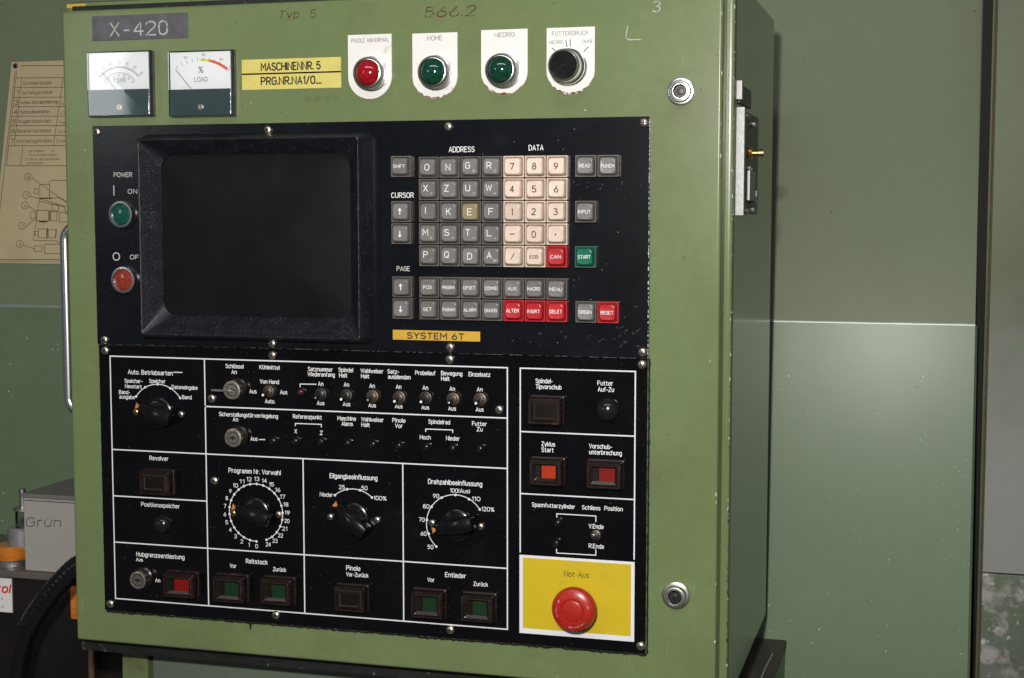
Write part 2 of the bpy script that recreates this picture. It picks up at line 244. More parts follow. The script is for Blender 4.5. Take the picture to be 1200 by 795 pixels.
class M:
    def __init__(s): s.v = []; s.f = []; s.mi = []; s.names = []
    def slot(s, m):
        if m not in s.names: s.names.append(m)
        return s.names.index(m)
    def add(s, vs, fs, m):
        k = len(s.v); s.v += [tuple(v) for v in vs]; i = s.slot(m)
        for f in fs: s.f.append(tuple(k+j for j in f)); s.mi.append(i)
    def box(s, x0, x1, y0, y1, z0, z1, m, bev=0.0, seg=2):
        bm = bmesh.new(); bmesh.ops.create_cube(bm, size=1)
        for v in bm.verts: v.co = Vector(((x0+x1)/2+v.co.x*(x1-x0), (y0+y1)/2+v.co.y*(y1-y0), (z0+z1)/2+v.co.z*(z1-z0)))
        if bev: bmesh.ops.bevel(bm, geom=bm.edges[:], offset=bev, segments=seg, affect='EDGES', profile=.5)
        s.add([v.co[:] for v in bm.verts], [[v.index for v in f.verts] for f in bm.faces] if not bm.verts.index_update() else [], m); bm.free()
    def lathe(s, cx, cz, y0, prof, m, n=28, cap=True, axis='y'):
        """prof: (radius, height towards the viewer)"""
        vs = []; fs = []
        for (r, h) in prof:
            for i in range(n):
                a = 2*math.pi*i/n
                if axis == 'y': vs.append((cx+r*math.cos(a), y0-h, cz+r*math.sin(a)))
                elif axis == 'x': vs.append((y0+h, cx+r*math.cos(a), cz+r*math.sin(a)))
                else: vs.append((cx+r*math.cos(a), cz+r*math.sin(a), y0+h))
        for k in range(len(prof)-1):
            for i in range(n):
                a, b = k*n+i, k*n+(i+1) % n; fs.append((a, b, b+n, a+n))
        if cap: fs.append(tuple(range((len(prof)-1)*n, len(prof)*n)))
        s.add(vs, fs, m)
    def loft(s, rings, m, cap=True, capm=None, ms=None, n=4):
        """rings: (x0, x1, z0, z1, r, y) rounded rectangles"""
        vs = []; per = 4*(n+1)
        for (x0, x1, z0, z1, r, y) in rings:
            r = max(r, .01)
            for q, (cx, cz) in enumerate(((x1-r, z1-r), (x0+r, z1-r), (x0+r, z0+r), (x1-r, z0+r))):
                for i in range(n+1):
                    a = math.pi/2*(q+i/n); vs.append((cx+r*math.cos(a), y, cz+r*math.sin(a)))
        for k in range(len(rings)-1):
            fs = [(k*per+i, k*per+(i+1) % per, (k+1)*per+(i+1) % per, (k+1)*per+i) for i in range(per)]
            mm = ms[k] if ms else m
            base = len(s.v); 
            if k == 0: s._b = base; s.add(vs, fs, mm)
            else:
                i_ = s.slot(mm)
                for f in fs: s.f.append(tuple(s._b+j for j in f)); s.mi.append(i_)
        if cap:
            s.f.append(tuple(s._b+(len(rings)-1)*per+i for i in range(per))); s.mi.append(s.slot(capm or m))
    def tube(s, pts, r, m, n=12, cap=True):
        pts = [Vector(p) for p in pts]; vs = []; fs = []; up = None
        for i, p in enumerate(pts):
            t = (pts[min(i+1, len(pts)-1)]-pts[max(i-1, 0)]).normalized()
            if up is None: up = t.orthogonal().normalized()
            up = (up-t*up.dot(t)).normalized(); w = t.cross(up)
            rr = r[i] if isinstance(r, (list, tuple)) else r
            for k in range(n):
                a = 2*math.pi*k/n; vs.append(tuple(p+(up*math.cos(a)+w*math.sin(a))*rr))
        for i in range(len(pts)-1):
            for k in range(n): fs.append((i*n+k, i*n+(k+1) % n, (i+1)*n+(k+1) % n, (i+1)*n+k))
        if cap: fs.append(tuple(range(n-1, -1, -1))); fs.append(tuple((len(pts)-1)*n+k for k in range(n)))
        s.add(vs, fs, m)
    def quad(s, a, b, c, d, m): s.add([a, b, c, d], [(0, 1, 2, 3)], m)
    def sheet(s, x0, x1, z0, z1, y, m): s.quad((x0, y, z0), (x1, y, z0), (x1, y, z1), (x0, y, z1), m)
    def line(s, pts, w, y, m):
        """flat printed line through (x, z) points"""
        for i in range(len(pts)-1):
            a, b = Vector(pts[i]), Vector(pts[i+1]); d = (b-a).normalized(); n_ = Vector((-d.y, d.x))*w/2; e = d*w/2
            q = [a-e+n_, a-e-n_, b+e-n_, b+e+n_]; yy = y-.002*i
            s.add([(p.x, yy, p.y) for p in q], [(0, 1, 2, 3)], m)
    def arc(s, cx, cz, r, a0, a1, w, y, m, n=28):
        vs = []; 
        for i in range(n+1):
            a = math.radians(a0+(a1-a0)*i/n)
            for rr in (r-w/2, r+w/2): vs.append((cx+rr*math.cos(a), y, cz+rr*math.sin(a)))
        s.add(vs, [(2*i, 2*i+1, 2*i+3, 2*i+2) for i in range(n)], m)
    def disc(s, cx, cz, r, y, m, n=14): s.add([(cx+r*math.cos(2*math.pi*i/n), y, cz+r*math.sin(2*math.pi*i/n)) for i in range(n)], [tuple(range(n))], m)
    def text(s, t, x0, x1, zb, h, y, m, bold=.012, shear=0.0, slope=0.0, fn=None):
        st, L_ = strokes(t); kz = h/10.0; kx = (x1-x0-.12*h)/max(L_, .1) if x1 is not None and L_ > .5 else kz
        w2 = h*max(.075, .112+bold*1.6)/2; k = 0
        for ln in st:
            P = [Vector((x0+.06*h+p[0]*kx+p[1]*kz*shear, zb+p[1]*kz+slope*p[0]*kx)) for p in ln]
            Q = [P[0]]
            for p in P[1:]:
                if (p-Q[-1]).length > h*.02: Q.append(p)
            P = Q; n_ = len(P)
            if n_ < 2: continue
            L1 = []; k += 1; yy = y-.004*(k % 5)
            closed = (P[0]-P[-1]).length < h*.05 and n_ > 5
            for i in range(n_):
                d0 = (P[i]-P[i-1]).normalized() if i > 0 else ((P[-1]-P[-2]).normalized() if closed else None)
                d1 = (P[i+1]-P[i]).normalized() if i < n_-1 else ((P[1]-P[0]).normalized() if closed else None)
                if d0 is None: d0 = d1
                if d1 is None: d1 = d0
                b = d0+d1
                if b.length < .2: b = d1.copy()
                b.normalize(); nn = Vector((-b.y, b.x)); q = min(2.2, 1/max(.3, nn.dot(Vector((-d1.y, d1.x)))))
                e = Vector((0, 0))
                if not closed and i == 0: e = -d1*w2*.5
                if not closed and i == n_-1: e = d0*w2*.5
                L1.append((P[i]+e+nn*w2*q, P[i]+e-nn*w2*q))
            vs = []
            for a, b in L1: vs += [(a.x, yy, a.y), (b.x, yy, b.y)]
            if fn: vs = [fn(p) for p in vs]
            s.add(vs, [(2*i, 2*i+1, 2*i+3, 2*i+2) for i in range(n_-1)], m)
    def ctext(s, t, cx, zb, h, w, y, m, bold=.012): s.text(t, cx-w/2, cx+w/2, zb, h, y, m, bold)
    def ptext(s, t, px0, px1, pyb, h, m='white_print', Y=0.0, bold=.02):
        a = at(px0, pyb, Y); b = at(px1, pyb, Y)
        s.text(t, a.x, b.x, at((px0+px1)/2, pyb, Y).z, h, Y-.25, m, bold)
ORG = {}
FLAT = {'lettering', 'legend', 'frame_lines', 'bracket_line', 'printed_diagram', 'table_lines', 'dial_scale', 'handwriting', 'scratch'}
def build(name, mb, parent=None, org=None, label=None, kind=None, smooth=True, mesh=None, ang=35):
    if org is None:
        if parent is not None: org = ORG[parent.name]
        else: org = Vector(mb.v[0])
    org = Vector(org)
    if mesh is None:
        me = bpy.data.meshes.new(name)
        me.from_pydata([((x-org.x)*MM, (y-org.y)*MM, (z-org.z)*MM) for (x, y, z) in mb.v], [], mb.f)
        for nm in mb.names: me.materials.append(MATS[nm])
        me.polygons.foreach_set('material_index', mb.mi)
        me.validate(); me.update()
        bm = bmesh.new(); bm.from_mesh(me)
        if len(bm.faces) < 60000 and name not in FLAT: bmesh.ops.recalc_face_normals(bm, faces=bm.faces)
        bm.to_mesh(me); bm.free()
        if smooth:
            me.polygons.foreach_set('use_smooth', [True]*len(me.polygons)); me.set_sharp_from_angle(angle=math.radians(ang))
    else: me = mesh
    o = bpy.data.objects.new(name, me); COL.objects.link(o); ORG[o.name] = org
    if smooth and name not in FLAT:
        w_ = o.modifiers.new('weighted_normals', 'WEIGHTED_NORMAL'); w_.keep_sharp = True; w_.weight = 80
    if parent is not None:
        o.parent = parent; o.location = (org-ORG[parent.name])*MM
    else: o.location = org*MM
    if label: o['label'] = label
    if kind: o['kind'] = kind
    return o
def thing(name, org, label, cat, group=None):
    o = bpy.data.objects.new(name, None); COL.objects.link(o); o.location = Vector(org)*MM; ORG[o.name] = Vector(org)
    o.empty_display_size = .05; o['label'] = label; o['category'] = cat
    if group: o['group'] = group
    return o

# ================================================================== SETTING: machine housing behind the cabinet
m = M(); m.sheet(0, 1, 0, 1, 0, 'concrete_floor'); m.v = [(-2500, -2200, -1350), (2500, -2200, -1350), (2500, 900, -1350), (-2500, 900, -1350)]
build('floor', m, org=(0, 0, -1350), kind='structure')
WD = 400.0; CREASE = -163.5; TAN = math.tan(math.radians(12.0)); XR = 474.0
wall = thing('machine_housing', (0, WD, -1350), 'large green sheet metal machine housing behind the control cabinet, with a bright horizontal crease', 'machine housing')
m = M(); pr = [(WD-0.0, -1350), (WD-0.0, CREASE-7)]
x0 = -1500
vs = []; prof = [(WD, -1350), (WD, CREASE-3.0)]
LB = math.tan(math.radians(7.2))*(CREASE+1350)
m.add([(x0, WD-LB, -1350), (XR, WD-LB, -1350), (XR, WD, CREASE-3.2), (x0, WD, CREASE-3.2)], [(0, 1, 2, 3)], 'wall_green_lower')
m.add([(XR, WD-LB, -1350), (XR+2.5, WD-LB+3, -1350), (XR+2.5, WD+3, CREASE-3.2), (XR, WD, CREASE-3.2)], [(0, 1, 2, 3)], 'wall_green_lower')
build('lower_sheet', m, wall)
m = M(); n = 10; R_ = 6.0                         # rounded folded crease
vs = []
for i in range(n+1):
    a = math.radians(42.0*i/n)                  # normal turns from level to 42 degrees upward
    vs.append((WD+4.6*(1-math.cos(a)), CREASE-3.2+4.6*math.sin(a)))
ytop, ztop = vs[-1]
for (y, z) in vs: pass
V = [(x, y, z) for (y, z) in vs for x in (x0, XR)]
m.add(V, [(2*i, 2*i+1, 2*i+3, 2*i+2) for i in range(n)], 'crease_highlight')
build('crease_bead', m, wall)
m = M(); H = 1300
m.add([(x0, ytop, ztop), (XR, ytop, ztop), (XR, ytop+H*TAN, ztop+H), (x0, ytop+H*TAN, ztop+H)], [(0, 1, 2, 3)], 'wall_green_upper')
build('upper_sheet', m, wall)
def wall_y(z): return ytop+(z-ztop)*TAN
m = M(); m.box(XR+.5, XR+9, WD+25, WD+40, -1350, 900, 'black_gap'); m.box(XR+9, XR+13.5, WD-6, WD+40, -1350, 900, 'column_green', 1)
build('seam_strip', m, wall, org=(XR, WD, -1350))

colm = thing('machine_column', (600, 380, -1350), 'upright green machine column with worn grey metal at the right edge behind the dark seam', 'machine column')
CX = at(1157.5, 390, 370).x
m = M(); m.box(CX, 1500, 372, 700, -1350, 900, 'column_green', 1.5); build('column_body', m, colm, org=(CX, 372, -1350))
zb, zt = at(1157, 671, 366).z, at(1157, 396, 366).z
m = M(); m.box(CX+1, 1400, 366, 371.5, zb, 260, 'worn_grey_plate', 1.0); build('worn_plate', m, colm, org=(CX, 368, zb), label='bare worn grey metal plate on the column')
m = M(); m.box(CX+1, 1400, 367, 371.5, zb-700, zb-1.5, 'stained_green', .8); build('stained_plate', m, colm, org=(CX, 368, zb-300), label='stained lower plate with white scale deposits')
m = M(); m.box(CX-1.6, CX-.2, 369, 372, -900, 300, 'rust_edge'); build('rusty_edge', m, colm, org=(CX, 372, -500))

# ledge under the cabinet
LZ = at(900, 736, WD).z; LX = at(925, 738, WD).x
ledge = thing('machine_ledge', (200, 200, LZ), 'dark dirty topped green ledge under the lower right corner of the cabinet', 'ledge')
m = M(); m.box(-20, LX, -20, WD-.5, -1340, LZ-6, 'wall_green_lower', 1.5); build('ledge_box', m, ledge, org=(130, 190, -900))
m = M(); m.box(-22, LX+1.2, -22, WD-.5, LZ-5.8, LZ, 'ledge_dirty', 1.5); build('top_plate', m, ledge, org=(130, 190, LZ), label='oily dark top plate')
m = M(); m.tube([at(925-60, 786, 0) + Vector((0, 0, 0))]*1+[Vector((250, 80, LZ+1.5)), Vector((266, 230, LZ+1.5))] if False else [Vector((276, 165, LZ+1.0)), Vector((277, 250, LZ+1.0)), Vector((279, 300, LZ+1.0))], 1.2, 'dull_steel', 6)
build('edge_trim', m, ledge)

# base panel visible under the cabinet on the left
BZ_ = -474.0
base = thing('base_cover', (-150, 90, -1340), 'pale green base cover with a narrow upright strip, below the cabinet bottom edge', 'machine cover')
xa, xb, xc = at(143, 785, 55).x, at(173, 785, 55).x, at(177, 785, 55).x
m = M(); m.box(xa, xb, 55, 120, -1340, BZ_-1.5, 'stand_green', 1.5); build('upright_strip', m, base, org=(xa, 55, -800))
m = M(); m.box(xc, 30, 58, 120, -1340, BZ_-1.5, 'stand_pale', 1.5); build('cover_panel', m, base, org=(xc, 58, -800))

# ================================================================== lubrication chart riveted on the sloping upper sheet
def onwall(px, py, off=1.0):
    """point on the sloping upper sheet (mm) under a photo position"""
    d = (px-600)/FPX*RGT-(py-397.5)/FPX*UPV+FWD
    # y = ytop + (z-ztop)*TAN - off
    t = (ytop-ztop*TAN-off+CAM.z*TAN-CAM.y)/(d.y-d.z*TAN)
    return CAM+d*t
chart = thing('lubrication_chart', onwall(40, 200), 'beige riveted chart plate with numbered table and machine diagram, left of the cabinet', 'chart plate')
pTL = onwall(14, 73, 1); pBL = onwall(0, 309, 1)
cx0 = pTL.x; cz1 = pTL.z; cz0 = onwall(40, 309, 1).z; cx1 = cx0+230
def cw(x, z, off): return (x, wall_y(z)-off, z)
m = M()
V = [cw(cx0, cz0, .3), cw(cx1, cz0, .3), cw(cx1, cz1, .3), cw(cx0, cz1, .3), cw(cx0, cz0, 1.6), cw(cx1, cz0, 1.6), cw(cx1, cz1, 1.6), cw(cx0, cz1, 1.6)]
m.add(V, [(4, 5, 6, 7), (0, 1, 5, 4), (1, 2, 6, 5), (2, 3, 7, 6), (3, 0, 4, 7)], 'chart_paper')
build('plate', m, chart, org=cw(cx0, cz0, 1))
inkoff = 1.85
def cm():
    return M()
def wl(mb, pts, w, m_='chart_ink'):
    for i in range(len(pts)-1):
        a = onwall(*pts[i], inkoff); b = onwall(*pts[i+1], inkoff); a2 = Vector((a.x, a.z)); b2 = Vector((b.x, b.z))
        d = (b2-a2).normalized(); q = Vector((-d.y, d.x))*w/2
        mb.add([cw(a2.x+q.x, a2.y+q.y, inkoff), cw(a2.x-q.x, a2.y-q.y, inkoff), cw(b2.x-q.x, b2.y-q.y, inkoff), cw(b2.x+q.x, b2.y+q.y, inkoff)], [(0, 1, 2, 3)], m_)
m = cm()
vx = lambda off, py: 18.0+off-(py-77)*.108      # photo x of an upright chart line
rows = [91.5, 102.8, 114.3, 125.3, 136.5, 147.5, 159.2, 171.0]
wl(m, [(24, 77.3), (90, 77)], .8)
wl(m, [(vx(2.2, 83), 83), (vx(2.2, 195), 195)], .7); wl(m, [(vx(.4, 83), 83), (vx(0, 303), 303)], .7)
for y in rows: wl(m, [(vx(2.2, y), y), (100, y-.4)], .65)
wl(m, [(vx(2.2, 194.5), 194.5), (100, 194.5)], .7)
wl(m, [(vx(9, 91.5), 91.5), (vx(9, 171), 171)], .6); wl(m, [(vx(19, 171), 171), (vx(19, 194.5), 194.5)], .6)
wl(m, [(74, 91), (62.5, 171)], .6)
wl(m, [(0, 304.5), (100, 304.0)], .8); wl(m, [(0, 306.6), (100, 306.2)], .4)
build('table_lines', m, chart, org=cw(cx0, cz0, 2))
m = cm()
def wtext(s, px0, px1, pyb, h, bold=.008):
    a = onwall(px0, pyb, inkoff); b = onwall(px1, pyb, inkoff)
    m.text(s, a.x, b.x, a.z, h, 0, 'chart_ink', bold, fn=lambda p: cw(p[0]+(p[2]-a.z)*0.0, p[2], inkoff))
for s, a, b, y in [('Schmierstelle', 27, 60, 99.8), ('Schaltgetriebe', 26, 61, 110.8), ('Autom. Zentralschmierung', 24, 67.5, 122.2), ('Hydraulikbehälter', 22.6, 58, 133.3),
                   ('Kugelrollspindeln', 21.4, 60, 144.3), ('Revolver-Kettenrad', 20, 59, 155.7), ('Antriebsgetriebe', 18.8, 60, 167.4)]: wtext(s, a, b, y, 4.0)
for s, x, y in [('1', 19.5, 111), ('3', 16.8, 123), ('4', 15.6, 134), ('5', 14.4, 145), ('6', 13.2, 156.2), ('7', 12, 168)]: wtext(s, x, x+(2 if s == '1' else 4.6), y, 5.6)
for s, a, b, y in [('1. Die Nummern', 31, 52, 178.5), ('in', 60, 64, 178.5), ('Abschmierstellen', 33.5, 66, 183), ('2. Die zu verwendenden', 30, 70, 188), ('entnehmen', 32, 51, 192.6)]: wtext(s, a, b, y, 2.6, .004)
wtext('Schm', 71, 88, 123, 3); wtext('Oel', 71, 84, 134, 3); wtext('Fett', 69, 82, 145, 3); wtext('Oel', 68, 80, 156, 3); wtext('Oel', 66, 78, 167, 3)
# machine diagram
def rect(x0, y0, x1, y1, w=.6): wl(m, [(x0, y0), (x1, y0), (x1, y1), (x0, y1), (x0, y0)], w)
S = lambda x, y: (x/5.678, 190+y/5.678)
def R2(a, b, c, d, w=.6): p, q = S(a, b), S(c, d); rect(p[0], p[1], q[0], q[1], w)
R2(265, 150, 330, 240); R2(228, 178, 255, 210); wl(m, [S(328, 230), S(332, 132), S(345, 123), S(520, 123)], .6); R2(240, 322, 322, 392, .7); R2(203, 332, 232, 378)
R2(338, 325, 378, 392); R2(255, 446, 310, 505); R2(322, 452, 372, 505); R2(232, 462, 255, 486); R2(228, 558, 280, 595); R2(296, 548, 520, 610)
R2(395, 335, 520, 400); R2(345, 285, 390, 330); wl(m, [S(262, 250), S(222, 522), S(380, 525), S(380, 535), S(520, 535)], .6); wl(m, [S(265, 240), S(400, 238), S(440, 260), S(520, 270)], .6)
wl(m, [S(262, 242), S(345, 242)], 1.4); wl(m, [S(258, 397), S(315, 397)], 1.6); wl(m, [S(332, 322), S(330, 392)], 1.4); wl(m, [S(316, 440), S(312, 512)], 1.4); wl(m, [S(374, 446), S(370, 505)], 1.2); wl(m, [S(288, 397), S(286, 418)], .8)
wl(m, [S(262, 262), S(430, 300), S(438, 345), S(520, 350)], .7)
for (cx_, cy_, s, tx, ty) in [(190, 100, '8', 470, 290), (175, 220, '7', 440, 296), (165, 288, '6', 242, 325), (147, 425, '1', 232, 380), (130, 545, '3', 235, 580)]:
    c = S(cx_, cy_); pts = [(c[0]+4.2*math.cos(a*.5236), c[1]+4.2*math.sin(a*.5236)) for a in range(13)]; wl(m, pts, .55)
    wl(m, [(c[0]+4.2, c[1]+1.2), S(tx, ty)], .6); wtext(s, c[0]-1.3, c[0]+1.3, c[1]+2.1, 3.6)
build('printed_diagram', m, chart, org=cw(cx0, cz0, 2))
m = M(); p = onwall(18.3, 77.5, 2); m.lathe(p.x, p.z, p.y, [(3.4, 0), (3.2, 1.0), (2.2, 1.8), (0.8, 2.1)], 'dark_metal', 16); build('rivet', m, chart, org=p)
m = M(); m.lathe(p.x, p.z, p.y+.5, [(4.4, 0), (4.4, .7), (3.5, .8)], 'chart_paper', 18, cap=False); build('rivet_ring', m, chart, org=p)

# ================================================================== left corner: oil tank, box, lubricator, hose
TY = 200.0
tank = thing('oil_tank', (-560, 300, -900), 'dark brown oil tank with grey rimmed lid, under the small grey box', 'oil tank')
tz = at(0, 668, TY).z; tx1 = at(142, 700, TY).x
m = M(); m.box(-900, tx1, TY+4, 390, -1340, tz-8, 'tank_dark', 2); build('tank_body', m, tank, org=(-700, 300, -900))
m = M(); m.box(-905, tx1+2, TY-2, 392, tz-7.8, tz, 'tank_lid', 1.5); build('tank_lid', m, tank, org=(-700, 300, tz))
p0, p1 = at(85, 690, TY), at(95, 722, TY)
m = M(); m.box(p0.x-2, p1.x+6, TY-3, TY+3.5, p1.z-4, p0.z+3, 'amber', 2); build('sight_glass', m, tank, org=p0, label='amber oil sight glass')
m = M(); m.tube([Vector((p1.x+14, TY-2, tz-10)), Vector((p1.x+14, TY-4, -560)), Vector((p1.x+10, TY-4, -700))], 3.5, 'rust_edge', 8); build('oil_pipe', m, tank, org=p1)
# label on tank
a, b = at(0, 678, TY), at(13, 719, TY)
lab = M(); lab.box(a.x-40, b.x, TY+2.2, TY+3.9, b.z, a.z, 'white_plate', .3); lo = build('sticker', lab, tank, org=a, label='white sticker with red italic lettering')
m = M(); q = at(0, 694, TY+2); r = at(12, 694, TY+2); m.text('rol', q.x-5, r.x-.5, q.z, 9.0, TY+1.9, 'red_ink', .07, shear=.2)
m.text('s ,', q.x+1, q.x+8, at(0, 703, TY).z, 2.4, TY+1.9, 'black_print'); m.text('0', q.x+1, q.x+5, at(0, 713, TY).z, 2.6, TY+1.9, 'black_print')
build('lettering', m, lo, org=a)
# grey box with handwriting
BYX = at(27, 577, 205).x
boxt = thing('grey_box', (BYX+50, 240, tz), 'small pale grey sheet metal box with handwriting, standing on the dark oil tank', 'box')
m = M(); bx0, bz1 = BYX, at(27, 579, 205).z
m.box(bx0, bx0+115, 205, 300, tz+.2, bz1-4, 'grey_cabinet_paint', 1.2); build('box_body', m, boxt, org=(bx0, 205, tz))
m = M(); m.box(bx0-1.5, bx0+116.5, 203, 302, bz1-3.9, bz1+1, 'grey_lid', 1.0); build('lid', m, boxt, org=(bx0, 205, bz1))
m = M(); m.box(bx0+2, bx0+114, 204.3, 204.9, bz1-7.2, bz1-6.6, 'black_gap'); build('seam', m, boxt, org=(bx0, 205, bz1))
m = M(); g0 = at(30, 617, 204.8); 
m.text('Grün', g0.x, at(71, 614, 204.8).x, g0.z, 10, 204.6, 'black_print', -.022, shear=.15, slope=.05)
build('handwriting', m, boxt, org=g0)
# lubricator (filter glass)
LXc = at(14, 620, 215)
lub = thing('oil_lubricator', (LXc.x, 225, tz), 'small glass and metal oil lubricator with an amber ring, left of the grey box', 'lubricator')
m = M(); zt2 = at(14, 655, 225).z; Zt = lambda py: at(14, py, 225).z
cxl = at(14, 620, 225).x; yc = 232
m.lathe(cxl-6, yc, tz, [(24, .3), (24, 5), (22, 7)], 'dull_steel', 28, axis='z'); build('base_ring', m, lub, org=(cxl-6, yc, tz))
m = M(); m.lathe(cxl-6, yc, tz+7, [(20, 0), (21, 3), (21, 12), (18, 15)], 'amber', 10, axis='z'); build('amber_ring', m, lub, org=(cxl-6, yc, tz+7), label='translucent amber ring')
m = M(); m.lathe(cxl+3, yc+6, Zt(645), [(15, 0), (15, Zt(622)-Zt(645)), (13, Zt(620)-Zt(645))], 'cast_alloy', 24, axis='z'); build('collar', m, lub, org=(cxl, yc, Zt(645)))
m = M(); m.lathe(cxl+6, yc+6, Zt(620), [(8.5, 0), (8.5, Zt(600)-Zt(620))], 'glass_jar', 20, axis='z'); build('glass_cup', m, lub, org=(cxl+6, yc+6, Zt(620)))
m = M(); m.lathe(cxl+6, yc+6, Zt(600), [(11, 0), (11, 3), (4, 4), (4, 24), (3, 25)], 'dull_steel', 16, axis='z'); build('cap', m, lub, org=(cxl+6, yc+6, Zt(600)))
# corrugated hose
hose = M(); pts = []
ctl = [at(22, 830, 120), at(20, 790, 120), at(30, 745, 120), at(48, 712, 122), at(72, 682, 125), at(98, 660, 130), at(140, 650, 140)]
for i in range(len(ctl)-1):
    a_, b_, c_, d_ = ctl[max(i-1, 0)], ctl[i], ctl[i+1], ctl[min(i+2, len(ctl)-1)]
    for k in range(22):
        t = k/22; pts.append(.5*((2*b_)+(-a_+c_)*t+(2*a_-5*b_+4*c_-d_)*t*t+(-a_+3*b_-3*c_+d_)*t**3))
hose.tube(pts, [11.4+.16*(1 if (i % 4) < 2 else -1) for i in range(len(pts))], 'hose_black', 20)
ho = build('corrugated_hose', hose, org=ctl[0], ang=60); ho['label'] = 'thick black corrugated hose curving down in front of the dark oil tank'; ho['category'] = 'hose'

# ================================================================== CONTROL CABINET
cab = thing('control_cabinet', (-50, 160, -474), 'green steel machine control cabinet with monitor, keypad, rotary switches and yellow emergency stop panel', 'control cabinet')
BX0, BX1, BY0, BY1, BZ0, BZ1 = -362.0, 268.6, 25.0, 326.0, -474.0, 149.5
m = M(); n0 = 6
m.loft([(BX0+2, BX1-2, BZ0+2, BZ1-2, 3, BY1), (BX0, BX1, BZ0, BZ1, 5, BY1-3), (BX0, BX1, BZ0, BZ1, 5, BY0+5), (BX0+1.4, BX1-1.4, BZ0+1.4, BZ1-1.4, 4, BY0+1.4), (BX0+5, BX1-5, BZ0+5, BZ1-5, 3, BY0)],
       'green_paint', ms=['green_paint_side', 'green_paint_side', 'green_paint', 'green_paint'])
build('cabinet_body', m, cab, org=(0, BY0, BZ0))
m = M(); m.box(BX0+9, BX1-9.2, 21.5, BY0-.3, BZ0+16, BZ1-5, 'black_wear_and_shade', .5); build('door_gasket', m, cab, org=(0, 22, 0))
m = M(); m.box(BX0+1, BX1-10, 23.4, 25.8, BZ0+.5, BZ0+15.5, 'black_wear_and_shade', .4); build('flange_shade', m, cab, org=(0, 24, BZ0), label='black strip painting the shade on the lower flange')  # black strip stands for the door's shade on the flange
DX0, DX1, DZ0, DZ1 = -352.5, 261.3, -457.0, 137.8
m = M()
m.loft([(DX0, DX1, DZ0, DZ1, 1.5, 21), (DX0, DX1, DZ0, DZ1, 1.5, 5), (DX0+.5, DX1-.5, DZ0+.5, DZ1-.5, 2, 3.2), (DX0+1.4, DX1-1.4, DZ0+1.4, DZ1-1.4, 2, 2.3), (DX0+3, DX1-3, DZ0+3, DZ1-3, 2, 2)], 'green_paint')
door = build('door', m, cab, org=(DX0, 2, DZ0))
# orange touch-up at the top left of the frame
m = M(); m.box(at(78, 2, 24).x, at(100, 2, 24).x, 24.2, 24.8, at(88, 5, 24).z, BZ1-6, 'amber_sticker', .1); build('paint_patch', m, cab, label='orange paint patch')

Z = lambda px, py, Y=0.0: at(px, py, Y)
def PT(px, py, h=0.0): return at(px, py, -h)

# ---- plates
UP = (-320.2, 202.1)                        # x range
zt_u = 31.2; zb_u = -179.2 + 9.5
zb_u = at(440, 412, 0).z
m = M(); m.box(UP[0], UP[1], -2.0, 1.8, zb_u, zt_u, 'upper_plate', .6); up = build('upper_panel', m, cab, org=(-59, 0, -70), label='bluish black upper panel')
lz0 = -424.5
m = M(); m.box(UP[0]+1, UP[1]-1, -1.0, 1.8, lz0, zb_u-.6, 'lower_plate', .4); lp = build('lower_panel', m, cab, org=(-59, 0, -300), label='glossy black lower panel')
YU, YL = -2.0, -1.0
# bare metal edge at the right of the upper plate
m = M()
rng = random.Random(3); z = zb_u+1
while z < zt_u-2:
    l_ = rng.uniform(.3, 3.2); m.sheet(UP[1]-rng.uniform(.25, .9), UP[1]-.05, z, min(z+l_, zt_u), YU-.12, 'white_print_old'); z += l_+rng.uniform(.2, 3.5)
build('worn_edge', m, up, org=(UP[1], YU, -70))
m = M(); rng = random.Random(9); x = UP[0]+2
while x < UP[1]-3:
    l_ = rng.uniform(.6, 9); m.sheet(x, min(x+l_, UP[1]-1), zb_u+.15, zb_u+rng.uniform(.3, .7), YU-.12, 'scuff'); x += l_+rng.uniform(.3, 7)
build('worn_edge', m, up, org=(-59, YU, zb_u))
m = M()
for k in range(46):
    if k < 22: px_, py_ = rng.gauss(722, 14), rng.gauss(385, 11)
    elif k < 32: px_, py_ = rng.gauss(700, 25), rng.gauss(215, 8)
    else: px_, py_ = rng.uniform(470, 750), rng.uniform(388, 408)
    if 455 < px_ < 570 and 380 < py_ < 404 or px_ > 752: continue
    q = at(px_, py_, YU); t = rng.gauss(.7, .5); l_ = rng.uniform(.6, 2.6)
    m.line([(q.x, q.z), (q.x+l_*math.cos(t), q.z+l_*math.sin(t))], rng.uniform(.18, .45), YU-.1, 'scuff')
build('scuff_marks', m, up, org=(-59, YU, -150), kind='stuff')
# sealant bead round the lower plate
m = M(); rng = random.Random(5)
def bead(a, b, r0, r1, n, jx, jz):
    pts = []; rs = []
    for i in range(n+1):
        t = i/n; nz = noise.noise(Vector((t*n*.35, r0*3, jx*7)))
        pts.append(Vector((a[0]+(b[0]-a[0])*t+jx*nz, 1.2, a[1]+(b[1]-a[1])*t+jz*nz))); rs.append(r0+(r1-r0)*abs(noise.noise(Vector((t*n*.6, 3.3, jz)))))
    return pts, rs
p_, r_ = bead((UP[0]+2, lz0-1.2), (UP[1], lz0-1.2), 1.0, 2.6, 260, .2, .8); m.tube(p_, r_, 'sealant', 8)
p_, r_ = bead((UP[1]+.3, lz0), (UP[1]+.3, zb_u), .6, 1.4, 160, .4, .2); m.tube(p_, r_, 'sealant', 8)
p_, r_ = bead((UP[0]+.2, lz0), (UP[0]+.2, zb_u), .4, .9, 160, .3, .2); m.tube(p_, r_, 'sealant', 8)
pz = at(293, 736, 0); m.tube([Vector((pz.x, .8, lz0-2)), Vector((pz.x, .8, lz0-8))], [1.2, .5], 'sealant', 6)
